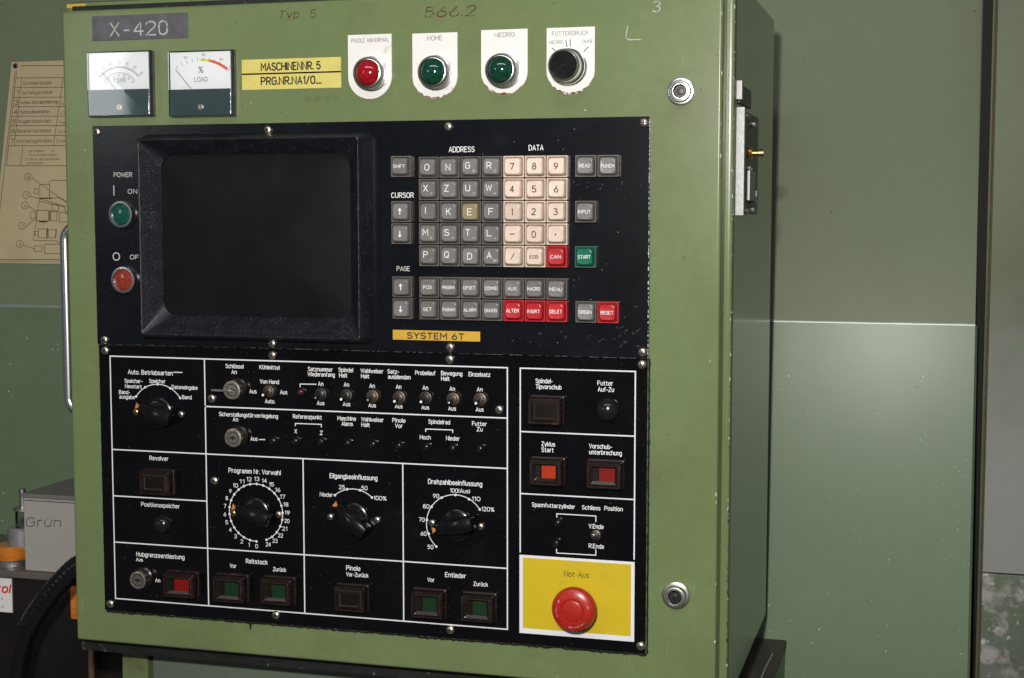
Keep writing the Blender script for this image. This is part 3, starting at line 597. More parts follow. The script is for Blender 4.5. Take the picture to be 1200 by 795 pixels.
build('sealant_bead', m, lp, org=(0, 1, lz0))

def screw(px, py, parent, Y, r=3.9, mt='brass_nickel', ang=None):
    c = at(px, py, Y-1.5); m = M()
    m.lathe(c.x, c.z, Y, [(r, 0.02), (r, .9), (r*.93, 1.5), (r*.75, 2.2), (r*.45, 2.65), (r*.1, 2.8)], mt, 20)
    a = random.uniform(0, 1.5) if ang is None else ang
    for k in (0, 1):
        t = a+k*math.pi/2; d = Vector((math.cos(t), math.sin(t)))*r*.52; q = Vector((-d.y, d.x)).normalized()*r*.13
        P = [(-d-q), (d-q), (d+q), (-d+q)]
        m.add([(c.x+v.x, Y-2.86-.01*k, c.z+v.y) for v in P], [(0, 1, 2, 3)], 'black_print')
    return build('screw', m, parent, org=(c.x, Y, c.z))
for x, y in [(113, 155), (313.4, 152.5), (525.1, 148.5), (754.5, 144), (122, 398.5), (318.5, 403), (527.2, 407.3), (752.6, 412.8)]: screw(x, y, up, YU)
for x, y in [(122.7, 411), (318.6, 416.2), (526.9, 421.3), (752, 427.4), (128.8, 708), (322.9, 721.2), (527.4, 738.6), (750.6, 757.6), (584.6, 480.3), (247.8, 467.2), (250.8, 563.8)]: screw(x, y, lp, YL)

# ---- monitor bezel and screen
bz = [(-263.1, -49.1, -159.6, 17.5)]
X0, X1, Z0, Z1 = bz[0]
m = M()
m.loft([(X0-5, X1+5.5, Z0-5, Z1+5, 6, YU), (X0-1.5, X1+1.8, Z0-1.5, Z1+1.5, 4, -18), (X0+.2, X1-.2, Z0+.2, Z1-.2, 3, -21.6), (X0+1.0, X1-1.0, Z0+1, Z1-1, 3, -22),
        (X0+2.0, X1-2.0, Z0+2, Z1-2, 3, -21.4), (X0+13.6, X1-14.8, Z0+17.2, Z1-13.2, 13, -4.6), (X0+14.2, X1-15.4, Z0+17.8, Z1-13.8, 12.5, -3.4)], 'bezel_plastic', cap=False)
bez = build('monitor_bezel', m, cab, org=((X0+X1)/2, 0, (Z0+Z1)/2))
m = M(); q = at(352, 388, -12); m.box(at(352, 386, -14).x, at(392, 386, -14).x, -15.2, -10, at(372, 388, -14).z, at(372, 386.6, -14).z, 'bezel_plastic', .2)
build('badge_line', m, bez)
m = M(); sx0, sx1, sz0, sz1 = X0+11, X1-12, Z0+14.5, Z1-10.5; rings = []
for k in range(9):
    t = k/8*.985; cx_, cz_ = (sx0+sx1)/2, (sz0+sz1)/2; w_, h_ = (sx1-sx0)/2*(1-t), (sz1-sz0)/2*(1-t)
    rings.append((cx_-w_, cx_+w_, cz_-h_, cz_+h_, 13*(1-t), -2.4-5.5*(1-(1-t)**2)))
m.loft(rings, 'screen_glass', n=6); build('screen', m, bez, org=((X0+X1)/2, -4, (Z0+Z1)/2), label='dark switched off convex screen', ang=60)

# ---- keys
def key_mesh(capm, skm, lg, k=0.0):
    K = 9.22
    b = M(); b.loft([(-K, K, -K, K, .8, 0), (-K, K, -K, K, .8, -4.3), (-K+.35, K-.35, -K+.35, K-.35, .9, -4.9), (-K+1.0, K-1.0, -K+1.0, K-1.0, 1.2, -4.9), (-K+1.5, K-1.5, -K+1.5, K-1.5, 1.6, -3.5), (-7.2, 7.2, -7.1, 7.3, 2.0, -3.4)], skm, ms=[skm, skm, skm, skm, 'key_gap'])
    c = M(); c.loft([(-7.45, 7.45, -7.3, 7.5, 2.2, -3.3), (-7.2, 7.2, -7.05, 7.3, 2.6, -6.6), (-6.8, 6.8, -6.6, 6.95, 2.8, -8.0), (-6.2, 6.2, -5.95, 6.35, 2.8, -8.65), (-5.5, 5.5, -5.2, 5.65, 2.6, -8.7), (-4, 4, -3.8, 4.1, 2, -8.4)], capm)
    return b, c
KM = {}
for nm, cm_, sk in (('grey', 'key_grey', 'key_grey_skirt'), ('cream', 'key_cream', 'key_cream_skirt'), ('red', 'key_red', 'key_red_skirt'), ('green', 'key_green', 'key_green_skirt'), ('yellowed', 'key_yellowed', 'key_grey_skirt')):
    b, c = key_mesh(cm_, sk, None); KM[nm] = (b, c, [None, None])
def key(cx_, cz_, colr, leg, sub=None, wide=None, label=None):
    org = (cx_, YU, cz_); b, c, cache = KM[colr]
    def sh(mb):
        x = M(); x.v = [(v[0]+cx_, v[1]+YU, v[2]+cz_) for v in mb.v]; x.f = mb.f; x.mi = mb.mi; x.names = mb.names; return x
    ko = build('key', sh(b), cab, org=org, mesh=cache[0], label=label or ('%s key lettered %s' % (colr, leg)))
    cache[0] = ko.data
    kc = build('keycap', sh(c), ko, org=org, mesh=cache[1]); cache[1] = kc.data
    rot = (random.uniform(-.022, .022), random.uniform(-.02, .02), random.uniform(-.03, .03)); kc.rotation_euler = rot
    tm = 'black_print' if colr == 'cream' else 'white_print'
    m = M(); Y = YU-8.8
    if leg in ('up', 'down'):
        s = 1 if leg == 'up' else -1
        m.box(cx_-.45, cx_+.45, Y, Y+.3, cz_-2.6, cz_+2.6, tm); m.add([(cx_-1.8, Y-.01, cz_+s*1.0), (cx_+1.8, Y-.01, cz_+s*1.0), (cx_, Y-.01, cz_+s*3.2)], [(0, 1, 2)], tm)
    elif wide: m.ctext(leg, cx_, cz_-1.25, 2.7, wide, Y, tm, .025)
    elif leg == '-': m.box(cx_-2.1, cx_+2.1, Y, Y+.3, cz_-.35, cz_+.45, tm)
    elif leg == '.': m.disc(cx_, cz_-.3, .7, Y, tm)
    elif leg == '/': m.line([(cx_-1.3, cz_-2.6), (cx_+1.4, cz_+2.6)], .6, Y, tm)
    else:
        ox, oz = (-1.6, 1.1) if sub else (0, 0); w_ = {'I': .9, '1': 1.3, 'W': 5.6, 'M': 5.0}.get(leg, 4.3)
        if tm == 'black_print' and leg != '1': w_ = 3.7
        m.ctext(leg, cx_+ox, cz_-2.6+oz, 5.2, w_, Y, tm, .022 if tm == 'black_print' else .008)
        if sub: m.ctext(sub, cx_+3.8, cz_-4.6, 2.1, 1.7*len(sub), Y, 'white_print_old')
    lg_ = build('legend', m, ko, org=org); lg_.rotation_euler = rot
PK = 19.05
GR = [['O', 'N', ('G', 'B'), ('R', 'C')], [('X', 'Y'), ('Z', 'J'), ('U', 'V'), ('W', 'H')], [('I', ','), 'K', 'E', 'F'], [('M', '#'), ('S', '='), ('T', '*'), ('L', '+')], [('P', 'I'), ('Q', 'J'), 'D', ('A', 'SP')]]
NM = [['7', '8', '9'], ['4', '5', '6'], ['1', '2', '3'], ['-', '0', '.'], ['/', 'EOB', 'CAN']]
NAMES = {'-': 'minus', '.': 'dot', '/': 'slash', 'up': 'arrow up', 'down': 'arrow down'}
for j in range(5):
    z = -(j+.5)*PK
    for i in range(4):
        l_ = GR[j][i]; l_, s_ = l_ if isinstance(l_, tuple) else (l_, None)
        key((i+.5)*PK, z, 'yellowed' if l_ == 'E' else 'grey', l_, s_, label=('yellowed grey' if l_ == 'E' else 'grey')+' key lettered '+l_)
    for i in range(3):
        l_ = NM[j][i]; key((i+4.5)*PK, z, 'red' if l_ == 'CAN' else 'cream', l_, wide=9.0 if l_ == 'CAN' else (7.6 if l_ == 'EOB' else None), label='%s key marked %s' % ('red' if l_ == 'CAN' else 'cream', NAMES.get(l_, l_)))
R6, R7 = -113.1, -132.15
for i, l_ in enumerate(['POS', 'PRGRM', 'OFSET', 'COMND', 'AUX', 'MACRO', 'MENU']): key((i+.5)*PK, R6, 'grey', l_, wide=8 if len(l_) < 4 else 11.2, label='grey key lettered '+l_)
for i, l_ in enumerate(['SET', 'PARAM', 'ALARM', 'DGNOS', 'ALTER', 'INSRT', 'DELET']): key((i+.5)*PK, R7, 'red' if i > 3 else 'grey', l_, wide=8 if len(l_) < 4 else 11.2, label=('red' if i > 3 else 'grey')+' key lettered '+l_)
XL = -16.0
key(XL, -.5*PK+1.0, 'grey', 'SHIFT', wide=10.8); key(XL, -2.5*PK, 'grey', 'up', label='grey cursor key with arrow up'); key(XL, -3.5*PK, 'grey', 'down', label='grey cursor key with arrow down')
key(XL+.6, R6, 'grey', 'up', label='grey page key with arrow up'); key(XL+.6, R7, 'grey', 'down', label='grey page key with arrow down')
key(148.6, -.5*PK, 'grey', 'READ', wide=9.4); key(148.6+PK+.1, -.5*PK, 'grey', 'PUNCH', wide=11.2); key(148.6, -2.5*PK, 'grey', 'INPUT', wide=10.6); key(148.6, -4.5*PK, 'green', 'START', wide=11)
key(149.2, R7, 'grey', 'ORIGIN', wide=11.2); key(149.2+PK, R7, 'red', 'RESET', wide=11)

# ---- lettering on the upper plate
def letter(items, parent, Y, m_='white_print', h=3.4, bold=.02, label=None):
    m = M()
    for it in items:
        s, a, b, y = it[:4]; hh = it[4] if len(it) > 4 else h
        m.ptext(s, a, b, y, hh, m_, Y, bold)
    return build('lettering', m, parent, org=m.v[0], label=label)
letter([('ADDRESS', 526, 556.2, 178.2, 4.3)], up, YU, label='white lettering ADDRESS'); letter([('DATA', 619.6, 637, 176.2, 4.2)], up, YU, label='white lettering DATA')
letter([('CURSOR', 458.7, 484.9, 231.8, 4.2)], up, YU, label='white lettering CURSOR')
letter([('PAGE', 465, 480.5, 317.6, 3.8)], up, YU, 'white_print_old', label='rubbed lettering PAGE')
m = M(); m.ptext('POWER', 133.5, 155, 207.5, 3.9, 'white_print_old', YU); m.ptext('ON', 150, 161, 226.9, 3.7, 'white_print_old', YU); m.ptext('OFF', 152.6, 168, 304, 3.8, 'white_print_old', YU)
a = at(133.5, 218, YU); b = at(133.7, 229, YU); m.line([(a.x, a.z), (b.x, b.z)], .9, YU-.3, 'white_print_old')
a = at(136.5, 300.8, YU); m.arc(a.x, a.z, 3.4, 0, 360, .9, YU-.3, 'white_print_old'); build('lettering', m, up, org=m.v[0], label='white lettering POWER ON OFF')
# power buttons
def power_lamp(px, py, lens, lab):
    c = at(px, py, YU-5); m = M(); R = 13.2
    m.lathe(c.x, c.z, YU, [(R, 0), (R, 3.5), (R-1.2, 5.5), (R-2.9, 5.8), (R-3.7, 4.6), (R-3.9, 3)], 'chrome', 36, cap=False)
    r = build('push_button', m, cab, org=(c.x, YU, c.z), label=lab)
    m = M(); m.lathe(c.x, c.z, YU, [(R-3.8, 3.0), (R-4.5, 4.4), (R-6.5, 5.2), (2.5, 5.6), (.3, 5.6)], lens, 32); build('lens', m, r, org=(c.x, YU, c.z))
power_lamp(141.2, 251.4, 'green_lens_flat', 'round green power on button in a chrome ring'); power_lamp(144.0, 328.2, 'red_lens_flat', 'round red power off button in a chrome ring')
# SYSTEM sticker
def sticker(px0, py0, px1, py1, mt, Y, parent, texts, label, th=.25, tm='black_print'):
    a, b = at(px0, py0, Y), at(px1, py1, Y); m = M(); m.box(a.x, b.x, Y-th, Y-.01, b.z, a.z, mt, .08, 1)
    st = build('sticker', m, parent, org=(a.x, Y, b.z), label=label)
    m = M()
    for (s, x0_, x1_, yb, h, bo) in texts: m.text(s, at(x0_, yb, Y).x, at(x1_, yb, Y).x, at((x0_+x1_)/2, yb, Y).z, h, Y-th-.15, tm, bo)
    build('lettering', m, st, org=(a.x, Y, b.z))
sticker(460.3, 386.6, 562.8, 400.6, 'amber_sticker', YU, cab, [('SYSTEM 6T', 477.5, 544, 397.4, 5.0, .06)], 'amber sticker lettered SYSTEM 6T')
DY = 2.0
sticker(283.3, 70.4, 399.8, 85.2, 'yellow_sticker', DY, cab, [('MASCHINENNR. 5', 305.9, 375.9, 82, 6.4, .05)], 'yellow sticker lettered MASCHINENNR. 5')
sticker(283.6, 86.4, 400.0, 102.9, 'yellow_sticker', DY, cab, [('PRG.NR.NA1/0....', 305.9, 377, 98.8, 6.4, .05)], 'yellow sticker lettered PRG.NR.NA1/0')

# ---- plaque X-420
a, b = at(108.2, 19.5, DY), at(221, 44.6, DY); m = M(); m.box(a.x, b.x, DY-.9, DY-.01, b.z, a.z, 'plaque_grey', .3); pq = build('plaque', m, cab, org=(a.x, DY, b.z), label='scratched grey plaque embossed X-420')
m = M(); zb_ = at(165, 41.6, DY).z
for s, p0_, p1_ in [('X', 129.5, 141), ('-', 145.5, 152.5), ('4', 157, 169.5), ('2', 171, 184), ('0', 186.5, 197.5)]: m.text(s, at(p0_, 41, DY).x, at(p1_, 41, DY).x, zb_, 12.0 if s != '-' else 12, DY-1.15, 'worn_emboss' if s != 'X' else 'pale_scratch', .0)
build('lettering', m, pq, org=(a.x, DY, b.z))

# ---- handwriting and scratches on the door
def hand(s, p0_, p1_, yb, h, mt, lab, shear=.2, bold=-.006, name='handwriting'):
    m = M(); q = at(p0_, yb, DY); m.text(s, q.x, at(p1_, yb, DY).x, at((p0_+p1_)/2, yb, DY).z, h, DY-.3, mt, bold, shear=shear); build(name, m, cab, org=q, label=lab)
hand('Typ', 326, 350, 21, 6.0, 'rust_ink', 'faded rust brown handwriting', bold=.02); hand('5', 363, 370, 21, 7.0, 'rust_ink', 'rust brown handwritten 5', bold=.02)
hand('566.2', 497, 557, 19.5, 8.5, 'rust_ink', 'rust brown handwritten number 566.2', bold=.01); hand('2.5.94.', 356, 400, 118, 3.6, 'dark_ink', 'faint handwritten date', bold=-.02)
hand('3', 764, 774, 14, 8.5, 'pale_scratch', 'white scratched mark', .1, -.002)
m = M(); P = [at(735.5, 31, DY), at(733.5, 45, DY), at(738, 47, DY), at(751, 46.5, DY)]; m.line([(p.x, p.z) for p in P], .8, DY-.3, 'pale_scratch'); build('scratch', m, cab, org=P[0], label='white L shaped scratch')

# ---- panel meters
def meter(px0, py0, px1, py1, which):
    H = 11.0; Y = DY
    a, b = at(px0, py0, Y-H), at(px1, py1, Y-H); x0_, x1_, z1_, z0_ = a.x, b.x, a.z, b.z
    zs = z0_+(z1_-z0_)*.415
    m = M(); m.loft([(x0_-.8, x1_+.8, z0_-.8, z1_+.8, 1, Y), (x0_-.5, x1_+.5, z0_-.5, z1_+.5, 1, Y-3)], 'meter_side')
    g_ = build('panel_meter', m, cab, org=(x0_, Y, z0_), label='square rpm meter with grey white dial' if which == 'rpm' else 'square percent load meter with red arc')
    m = M(); m.sheet(x0_+.6, x1_-.8, zs-1, z1_-.8, Y-H+3.2, 'meter_dial'); cxx = (x0_+x1_)/2; w_ = x1_-x0_; yd = Y-H+3.0
    if which == 'rpm':
        cy_ = zs-w_*.10; r = w_*.42
        m.arc(cxx, cy_, r, 42, 138, .5, yd, 'grey_print'); m.arc(cxx, cy_, r-5, 42, 138, .4, yd, 'grey_print')
        for k in range(25):
            t = math.radians(138-96*k/24); l2 = 2.6 if k % 4 == 0 else 1.4; m.line([(cxx+r*math.cos(t), cy_+r*math.sin(t)), (cxx+(r+l2)*math.cos(t), cy_+(r+l2)*math.sin(t))], .35, yd-.02, 'grey_print')
            if k % 4 == 0:
                m.ctext(str(k//4*10), cxx+(r+4.4)*math.cos(t), cy_+(r+4.4)*math.sin(t)-.8, 1.9, 3.0, yd, 'grey_print'); m.ctext(str(k//4*5), cxx+(r-7.4)*math.cos(t), cy_+(r-7.4)*math.sin(t)-.8, 1.9, 2.6, yd, 'grey_print')
        m.ctext('rpm', cxx+.5, zs+6.5, 4.6, 12, yd, 'grey_print', .004)
        n0_, n1_ = (cxx-3.5, zs+.4), (cxx-17, zs+16)
    else:
        cy_ = zs-w_*.28; r = w_*.72
        a0_, a1_ = 122, 50
        m.arc(cxx, cy_, r-1, 78, 52, 2.4, yd-.03, 'scale_red'); m.arc(cxx, cy_, r-1, 90, 78, 2.0, yd-.03, 'scale_yellow')
        for k in range(11):
            t = math.radians(122-7.2*k); m.line([(cxx+(r-2)*math.cos(t), cy_+(r-2)*math.sin(t)), (cxx+(r+1)*math.cos(t), cy_+(r+1)*math.sin(t))], .4, yd-.04, 'grey_print')
            if k in (2, 5, 8, 10) and r*math.sin(t)+cy_+3 < z1_: m.ctext(str({2: 50, 5: 100, 8: 150, 10: 200}[k]), cxx+(r+3.2)*math.cos(t), cy_+(r+3.2)*math.sin(t)-.6, 1.9, 3.6, yd, 'grey_print')
        m.ctext('%', cxx+.5, zs+14.5, 5.4, 5.0, yd, 'grey_print', .002); m.ctext('LOAD', cxx+.5, zs+6.8, 3.8, 13, yd, 'grey_print', .012)
        n0_, n1_ = (cxx-9, zs+.4), (cxx-24, zs+18)
    build('dial_face', m, g_, org=(x0_, Y, z0_))
    m = M(); m.tube([Vector((n0_[0], yd-1.2, n0_[1])), Vector((n1_[0], yd-1.2, n1_[1]))], .25, 'black_print', 5); build('needle', m, g_, org=(x0_, Y, z0_))
    m = M(); m.box(x0_+.2, x1_-.3, Y-H+1.2, Y-3.1, z0_+.3, zs, 'meter_band', .6); build('lower_cover', m, g_, org=(x0_, Y, z0_))
    m = M(); m.lathe((x0_+x1_)/2+.6, z0_+8, Y-H+1.2, [(2.7, -.3), (2.7, .35), (2.2, .6)], 'brass_nickel', 16); m.box((x0_+x1_)/2+.3, (x0_+x1_)/2+.9, Y-H+.5, Y-H+.9, z0_+6, z0_+10, 'black_print'); build('screw', m, g_, org=((x0_+x1_)/2, Y-H, z0_+8))
    m = M(); m.loft([(x0_-.3, x1_+.3, z0_-.3, z1_+.3, 1.2, Y-3.1), (x0_, x1_, z0_, z1_, 1.2, Y-H+.6), (x0_+.8, x1_-.8, z0_+.8, z1_-.8, 1.2, Y-H)], 'clear_cover'); build('clear_cover', m, g_, org=(x0_, Y, z0_))
    m = M(); m.tube([Vector((x1_+.1, Y-H+1.5, z0_+1)), Vector((x1_+.1, Y-H+1.5, z1_-1.5))], .45, 'chrome', 6); m.tube([Vector((x0_, Y-3.4, z1_+.2)), Vector((x1_, Y-3.4, z1_+.2))], .7, 'black_gap', 6); build('edge_trim', m, g_, org=(x0_, Y, z0_))
meter(101.2, 61.5, 174.6, 135.5, 'rpm'); meter(196.4, 60.6, 270.4, 135.3, 'load')

# ---- warning lamps on white rounded plates
def tag_plate(px0, px1, py0, py1, texts, lab):
    a, b = at(px0, py0, DY), at(px1, py1, DY); w_ = b.x-a.x; r = w_/2*.96; cx_ = (a.x+b.x)/2; zc = b.z+r
    vs = [(a.x, a.z), (a.x, zc)]+[(cx_+w_/2*math.cos(t), zc+r*math.sin(t)) for t in [math.pi+math.pi*i/18 for i in range(1, 18)]]+[(b.x, zc), (b.x, a.z)]
    m = M(); n_ = len(vs); m.add([(v[0], DY-1.0, v[1]) for v in vs]+[(v[0], DY-.01, v[1]) for v in vs], [tuple(range(n_))]+[(i, (i+1) % n_, n_+(i+1) % n_, n_+i) for i in range(n_)], 'white_plate')
    o = build('label_plate', m, cab, org=(cx_, DY, zc), label=lab, ang=20)
    m = M()
    for (s, x0_, x1_, yb, h) in texts: m.text(s, at(x0_, yb, DY).x, at(x1_, yb, DY).x, at((x0_+x1_)/2, yb, DY).z, h, DY-1.2, 'grey_print', -.004)
    return o, m, cx_, zc
def lamp(px, py, lens, lab, H=15):
    c = at(px, py, DY-H); m = M(); Y = DY-1
    m.lathe(c.x, c.z, Y, [(15.5, 0), (15.3, 2.5), (14.0, 3.0), (13.6, 4.2), (14.4, 4.6), (14.4, 6.6), (13.2, 7.2), (12.9, 9.4), (13.9, 10.2), (13.9, 12), (12.8, 13.4), (11.4, 13.8), (10.9, 12.6), (10.8, 11)], 'chrome', 40, cap=False)
    o = build('indicator_lamp', m, cab, org=(c.x, Y, c.z), label=lab, ang=50)
    m = M(); m.lathe(c.x, c.z, Y, [(10.9, 11), (10.7, 13), (9.8, 15), (8.0, 16.8), (5.6, 18.1), (3, 18.8), (.3, 19)], lens, 36); build('lens', m, o, org=(c.x, Y, c.z), ang=60)
o, m, _, _ = tag_plate(408.1, 459.7, 41.6, 115.8, [('PINOLE ABNORMAL', 412.3, 456.5, 49.6, 3.3)], 'white plate lettered PINOLE ABNORMAL'); build('lettering', m, o)
o, m, _, _ = tag_plate(483.6, 536.6, 39.9, 116, [('HOHE', 501, 518.7, 47.6, 3.8)], 'white plate lettered HOHE, rust stained at the bottom'); build('lettering', m, o)
o, m, _, _ = tag_plate(564.2, 618.5, 35.8, 111.5, [('NIEDRIG', 580, 603.7, 43.6, 3.6)], 'white plate lettered NIEDRIG'); build('lettering', m, o)
o, m, px_, zc_ = tag_plate(641, 697, 33.4, 110.7, [('FUTTERDRUCK', 647.2, 690, 41.6, 3.4), ('NIEDRIG', 643.5, 660.5, 51.6, 2.6), ('HOHE', 683, 695, 50.6, 2.6)], 'white plate lettered FUTTERDRUCK')
c = at(668.6, 78, DY)
for aa in (45, 90, 100, 135): m.line([(c.x+16.6*math.cos(math.radians(aa)), c.z+16.6*math.sin(math.radians(aa))), (c.x+22*math.cos(math.radians(aa)), c.z+22*math.sin(math.radians(aa)))], .7, DY-1.3, 'black_print')
build('lettering', m, o)
lamp(430, 85.3, 'red_lens', 'domed red warning lamp in a chrome collar'); lamp(506.3, 84.0, 'green_lens', 'domed green lamp under the word HOHE'); lamp(585.8, 81.6, 'green_lens', 'domed green lamp under the word NIEDRIG')
def rust_rim(m2, px0, px1, py0, py1, a0, a1, seed):
    a, b = at(px0, py0, DY), at(px1, py1, DY); w_ = b.x-a.x; r = w_/2*.96; cx_ = (a.x+b.x)/2; zc = b.z+r; rg = random.Random(seed)
    vs = []; n_ = 30
    for i in range(n_+1):
        t = math.radians(a0+(a1-a0)*i/n_); wd = (.5+1.9*rg.random())*math.sin(math.pi*i/n_)+.1
        for rr in (0, wd): vs.append((cx_+(w_/2-rr-.1)*math.cos(t), DY-1.06, zc+(r-rr-.1)*math.sin(t)))
    m2.add(vs, [(2*i, 2*i+1, 2*i+3, 2*i+2) for i in range(n_)], 'rust_stain')
for q in [(483.6, 536.6, 39.9, 116, 205, 330, 1), (564.2, 618.5, 35.8, 111.5, 195, 340, 2), (641, 697, 33.4, 110.7, 190, 345, 3)]:
    m = M(); rust_rim(m, *q); build('rust_stain', m, cab, org=m.v[0], label='brown rust along the plate edge')
m = M(); rg = random.Random(11)
for (xx, yy, za, zc_, mt, step) in [(DX1-.9, 2.05, DZ0+4, DZ1-4, 'pale_scratch', 70), (BX1-1.0, BY0+.55, BZ0+6, BZ1-6, 'black_wear_and_shade', 7), (BX1-1.2, BY0+.6, BZ0+6, BZ1-6, 'pale_scratch', 30)]:
    z = za
    while z < zc_:
        z += rg.expovariate(1/step); l_ = rg.uniform(.5, 3.5); w_ = rg.uniform(.25, .8); o_ = rg.uniform(-.6, .4)
        m.add([(xx+o_-w_, yy-.25, z), (xx+o_+w_*.4, yy-.2, z-l_*.3), (xx+o_+w_, yy-.15, z+l_*.6), (xx+o_-w_*.3, yy-.25, z+l_)], [(0, 1, 2, 3)], mt)
ch = build('paint_chips', m, cab, org=(DX1, 2, 0), kind='stuff')
# pressure knob
m = M(); Y = DY-1; c = at(660.5, 76.5, DY-22)
m.lathe(c.x, c.z, Y, [(15.8, 0), (15.5, 2.5), (14.2, 3.2), (14, 6), (15.0, 7), (15.0, 10), (13.6, 11.5), (13.3, 18), (13.6, 21), (12.8, 22.4), (11.9, 22.8), (11.7, 22.0)], 'chrome', 44, cap=False)
pk = build('rotary_knob', m, cab, org=(c.x, Y, c.z), label='chrome knob with grooved black face', ang=40)
m = M(); pr = []
for k in range(22): r = 11.8-k*.53; pr.append((r, 22.0+(.35 if k % 2 else 0)))
m.lathe(c.x, c.z, Y, pr, 'black_ridged', 40); build('knob_face', m, pk, org=(c.x, Y, c.z), ang=10)

# ---- door bolts
def bolt(px, py, r, mt):
    c = at(px, py, DY-5); m = M()
    m.lathe(c.x, c.z, DY, [(r, 0), (r, 1.4), (r*.93, 2.0), (r*.80, 2.1), (r*.78, 6.0), (r*.72, 7.4), (r*.62, 7.6), (r*.55, 6.9), (r*.50, 6.9)], mt, 32, cap=False)
    o = build('door_bolt', m, cab, org=(c.x, DY, c.z))
    m = M(); m.lathe(c.x, c.z, DY, [(r*.50, 6.9), (r*.46, 4.0), (r*.3, 4.0), (r*.28, 6.2), (r*.15, 6.5)], 'dark_metal', 6); build('socket', m, o, org=(c.x, DY, c.z))
bolt(797, 107, 11.5, 'chrome'); bolt(791, 699.5, 11.8, 'dull_steel')

# ---- handle at the left side
m = M(); hy = 70; t0 = at(92, 258, hy); 
zt_, zb_ = at(80, 262, hy).z, at(88, 486, hy).z; xo = at(77.5, 330, hy).x
pts = [Vector((BX0+3, hy, zt_-3)), Vector((BX0-4, hy, zt_-3))]
for i in range(9):
    a_ = math.pi/2*(i/8); pts.append(Vector((xo+14-14*math.sin(a_), hy, zt_-17+14*math.cos(a_))))
for i in range(9):
    a_ = math.pi/2*(i/8); pts.append(Vector((xo+14-14*math.cos(a_), hy, zb_+17-14*math.sin(a_))))
pts += [Vector((BX0-4, hy, zb_+3)), Vector((BX0+3, hy, zb_+3))]
m.tube(pts, 5.2, 'steel_handle', 20); build('side_handle', m, cab, org=pts[0], label='polished steel grab handle on the left side', ang=60)

# ---- latch on the right side
lx = BX1
m = M(); m.box(lx, lx+7.5, 32, 40, -51, 40, 'cast_alloy', .8)
la = build('side_latch', m, cab, org=(lx, 36, 0), label='metal door latch on the right side face')
m = M(); m.box(lx, lx+3, 41, 170, -50, 39, 'dark_metal', .5); m.box(lx, lx+5, 32, 40, 46, 62, 'cast_alloy', .5); m.box(lx+.2, lx+2, 41, 120, 44, 60, 'dark_metal', .4); build('back_plate', m, la, org=(lx, 100, 0))
m = M(); m.lathe(100, 4, lx+3, [(6, 0), (5, 3), (2.6, 3.3), (2.6, 8), (3.4, 8.2), (3.4, 13)], 'brass', 16, axis='x'); build('brass_pin', m, la, org=(lx, 100, 4))
m = M(); m.box(lx+3, lx+8, 70, 110, -38, -12, 'cast_alloy', .6); m.lathe(120, -34, lx+3, [(7, 0), (7, 6), (5, 7)], 'dull_steel', 8, axis='x'); build('bracket', m, la, org=(lx, 90, -30))
for y_, z_ in [(62, 34), (120, 30), (70, -47), (120, -46), (90, -10)]:
    m = M(); m.lathe(y_, z_, lx+3, [(2.8, 0), (2.8, 3), (1.2, 4.2)], 'dull_steel', 10, axis='x'); m.tube([Vector((lx+2, y_, z_)), Vector((lx+7.5, y_, z_))], 1.1, 'dull_steel', 6); build('screw', m, la, org=(lx, y_, z_))

# ================================================================== LOWER PANEL
# frame lines
FA = [-307.6, -210.3, -113.6, -17.9, 78.6]; FB = [-182.0, -225.9, -270.0, -314.1, -358.3, -412.6]
FC = [90.2, 191.0]; FD = [-182.0, -237.1, -291.4, -345.9, -414.2]
m = M(); w = 1.15; Y = YL-.2; k = 0
def hl(x0_, x1_, z_):
    global k
    m.sheet(x0_-w/2, x1_+w/2, z_-w/2, z_+w/2, Y, 'frame_white')
def vl(x_, z0_, z1_): m.sheet(x_-w/2, x_+w/2, z0_+w/2+.001, z1_-w/2-.001, Y, 'frame_white')
hl(FA[0], FA[4], FB[0]); hl(FA[0], FA[4], FB[5]); hl(FA[1]+w, FA[4]-w, FB[1]); hl(FA[0]+w, FA[4]-w, FB[2]); hl(FA[0]+w, FA[1]-w, FB[3]); hl(FA[0]+w, FA[4]-w, FB[4])
vl(FA[0], FB[5], FB[0]); vl(FA[4], FB[5], FB[0])
for z0_, z1_ in ((FB[1], FB[0]), (FB[2], FB[1]), (FB[4], FB[2]), (FB[5], FB[4])): vl(FA[1], z0_, z1_)
for x_ in (FA[2], FA[3]): vl(x_, FB[4], FB[2]); vl(x_, FB[5], FB[4])
hl(FC[0], FC[1], FD[0]); hl(FC[0]+w, FC[1]-w, FD[1]); hl(FC[0]+w, FC[1]-w, FD[2]); vl(FC[0], FD[3]+2, FD[0]); vl(FC[1], FD[3]+2, FD[0])
build('frame_lines', m, lp, org=(0, YL, -300))

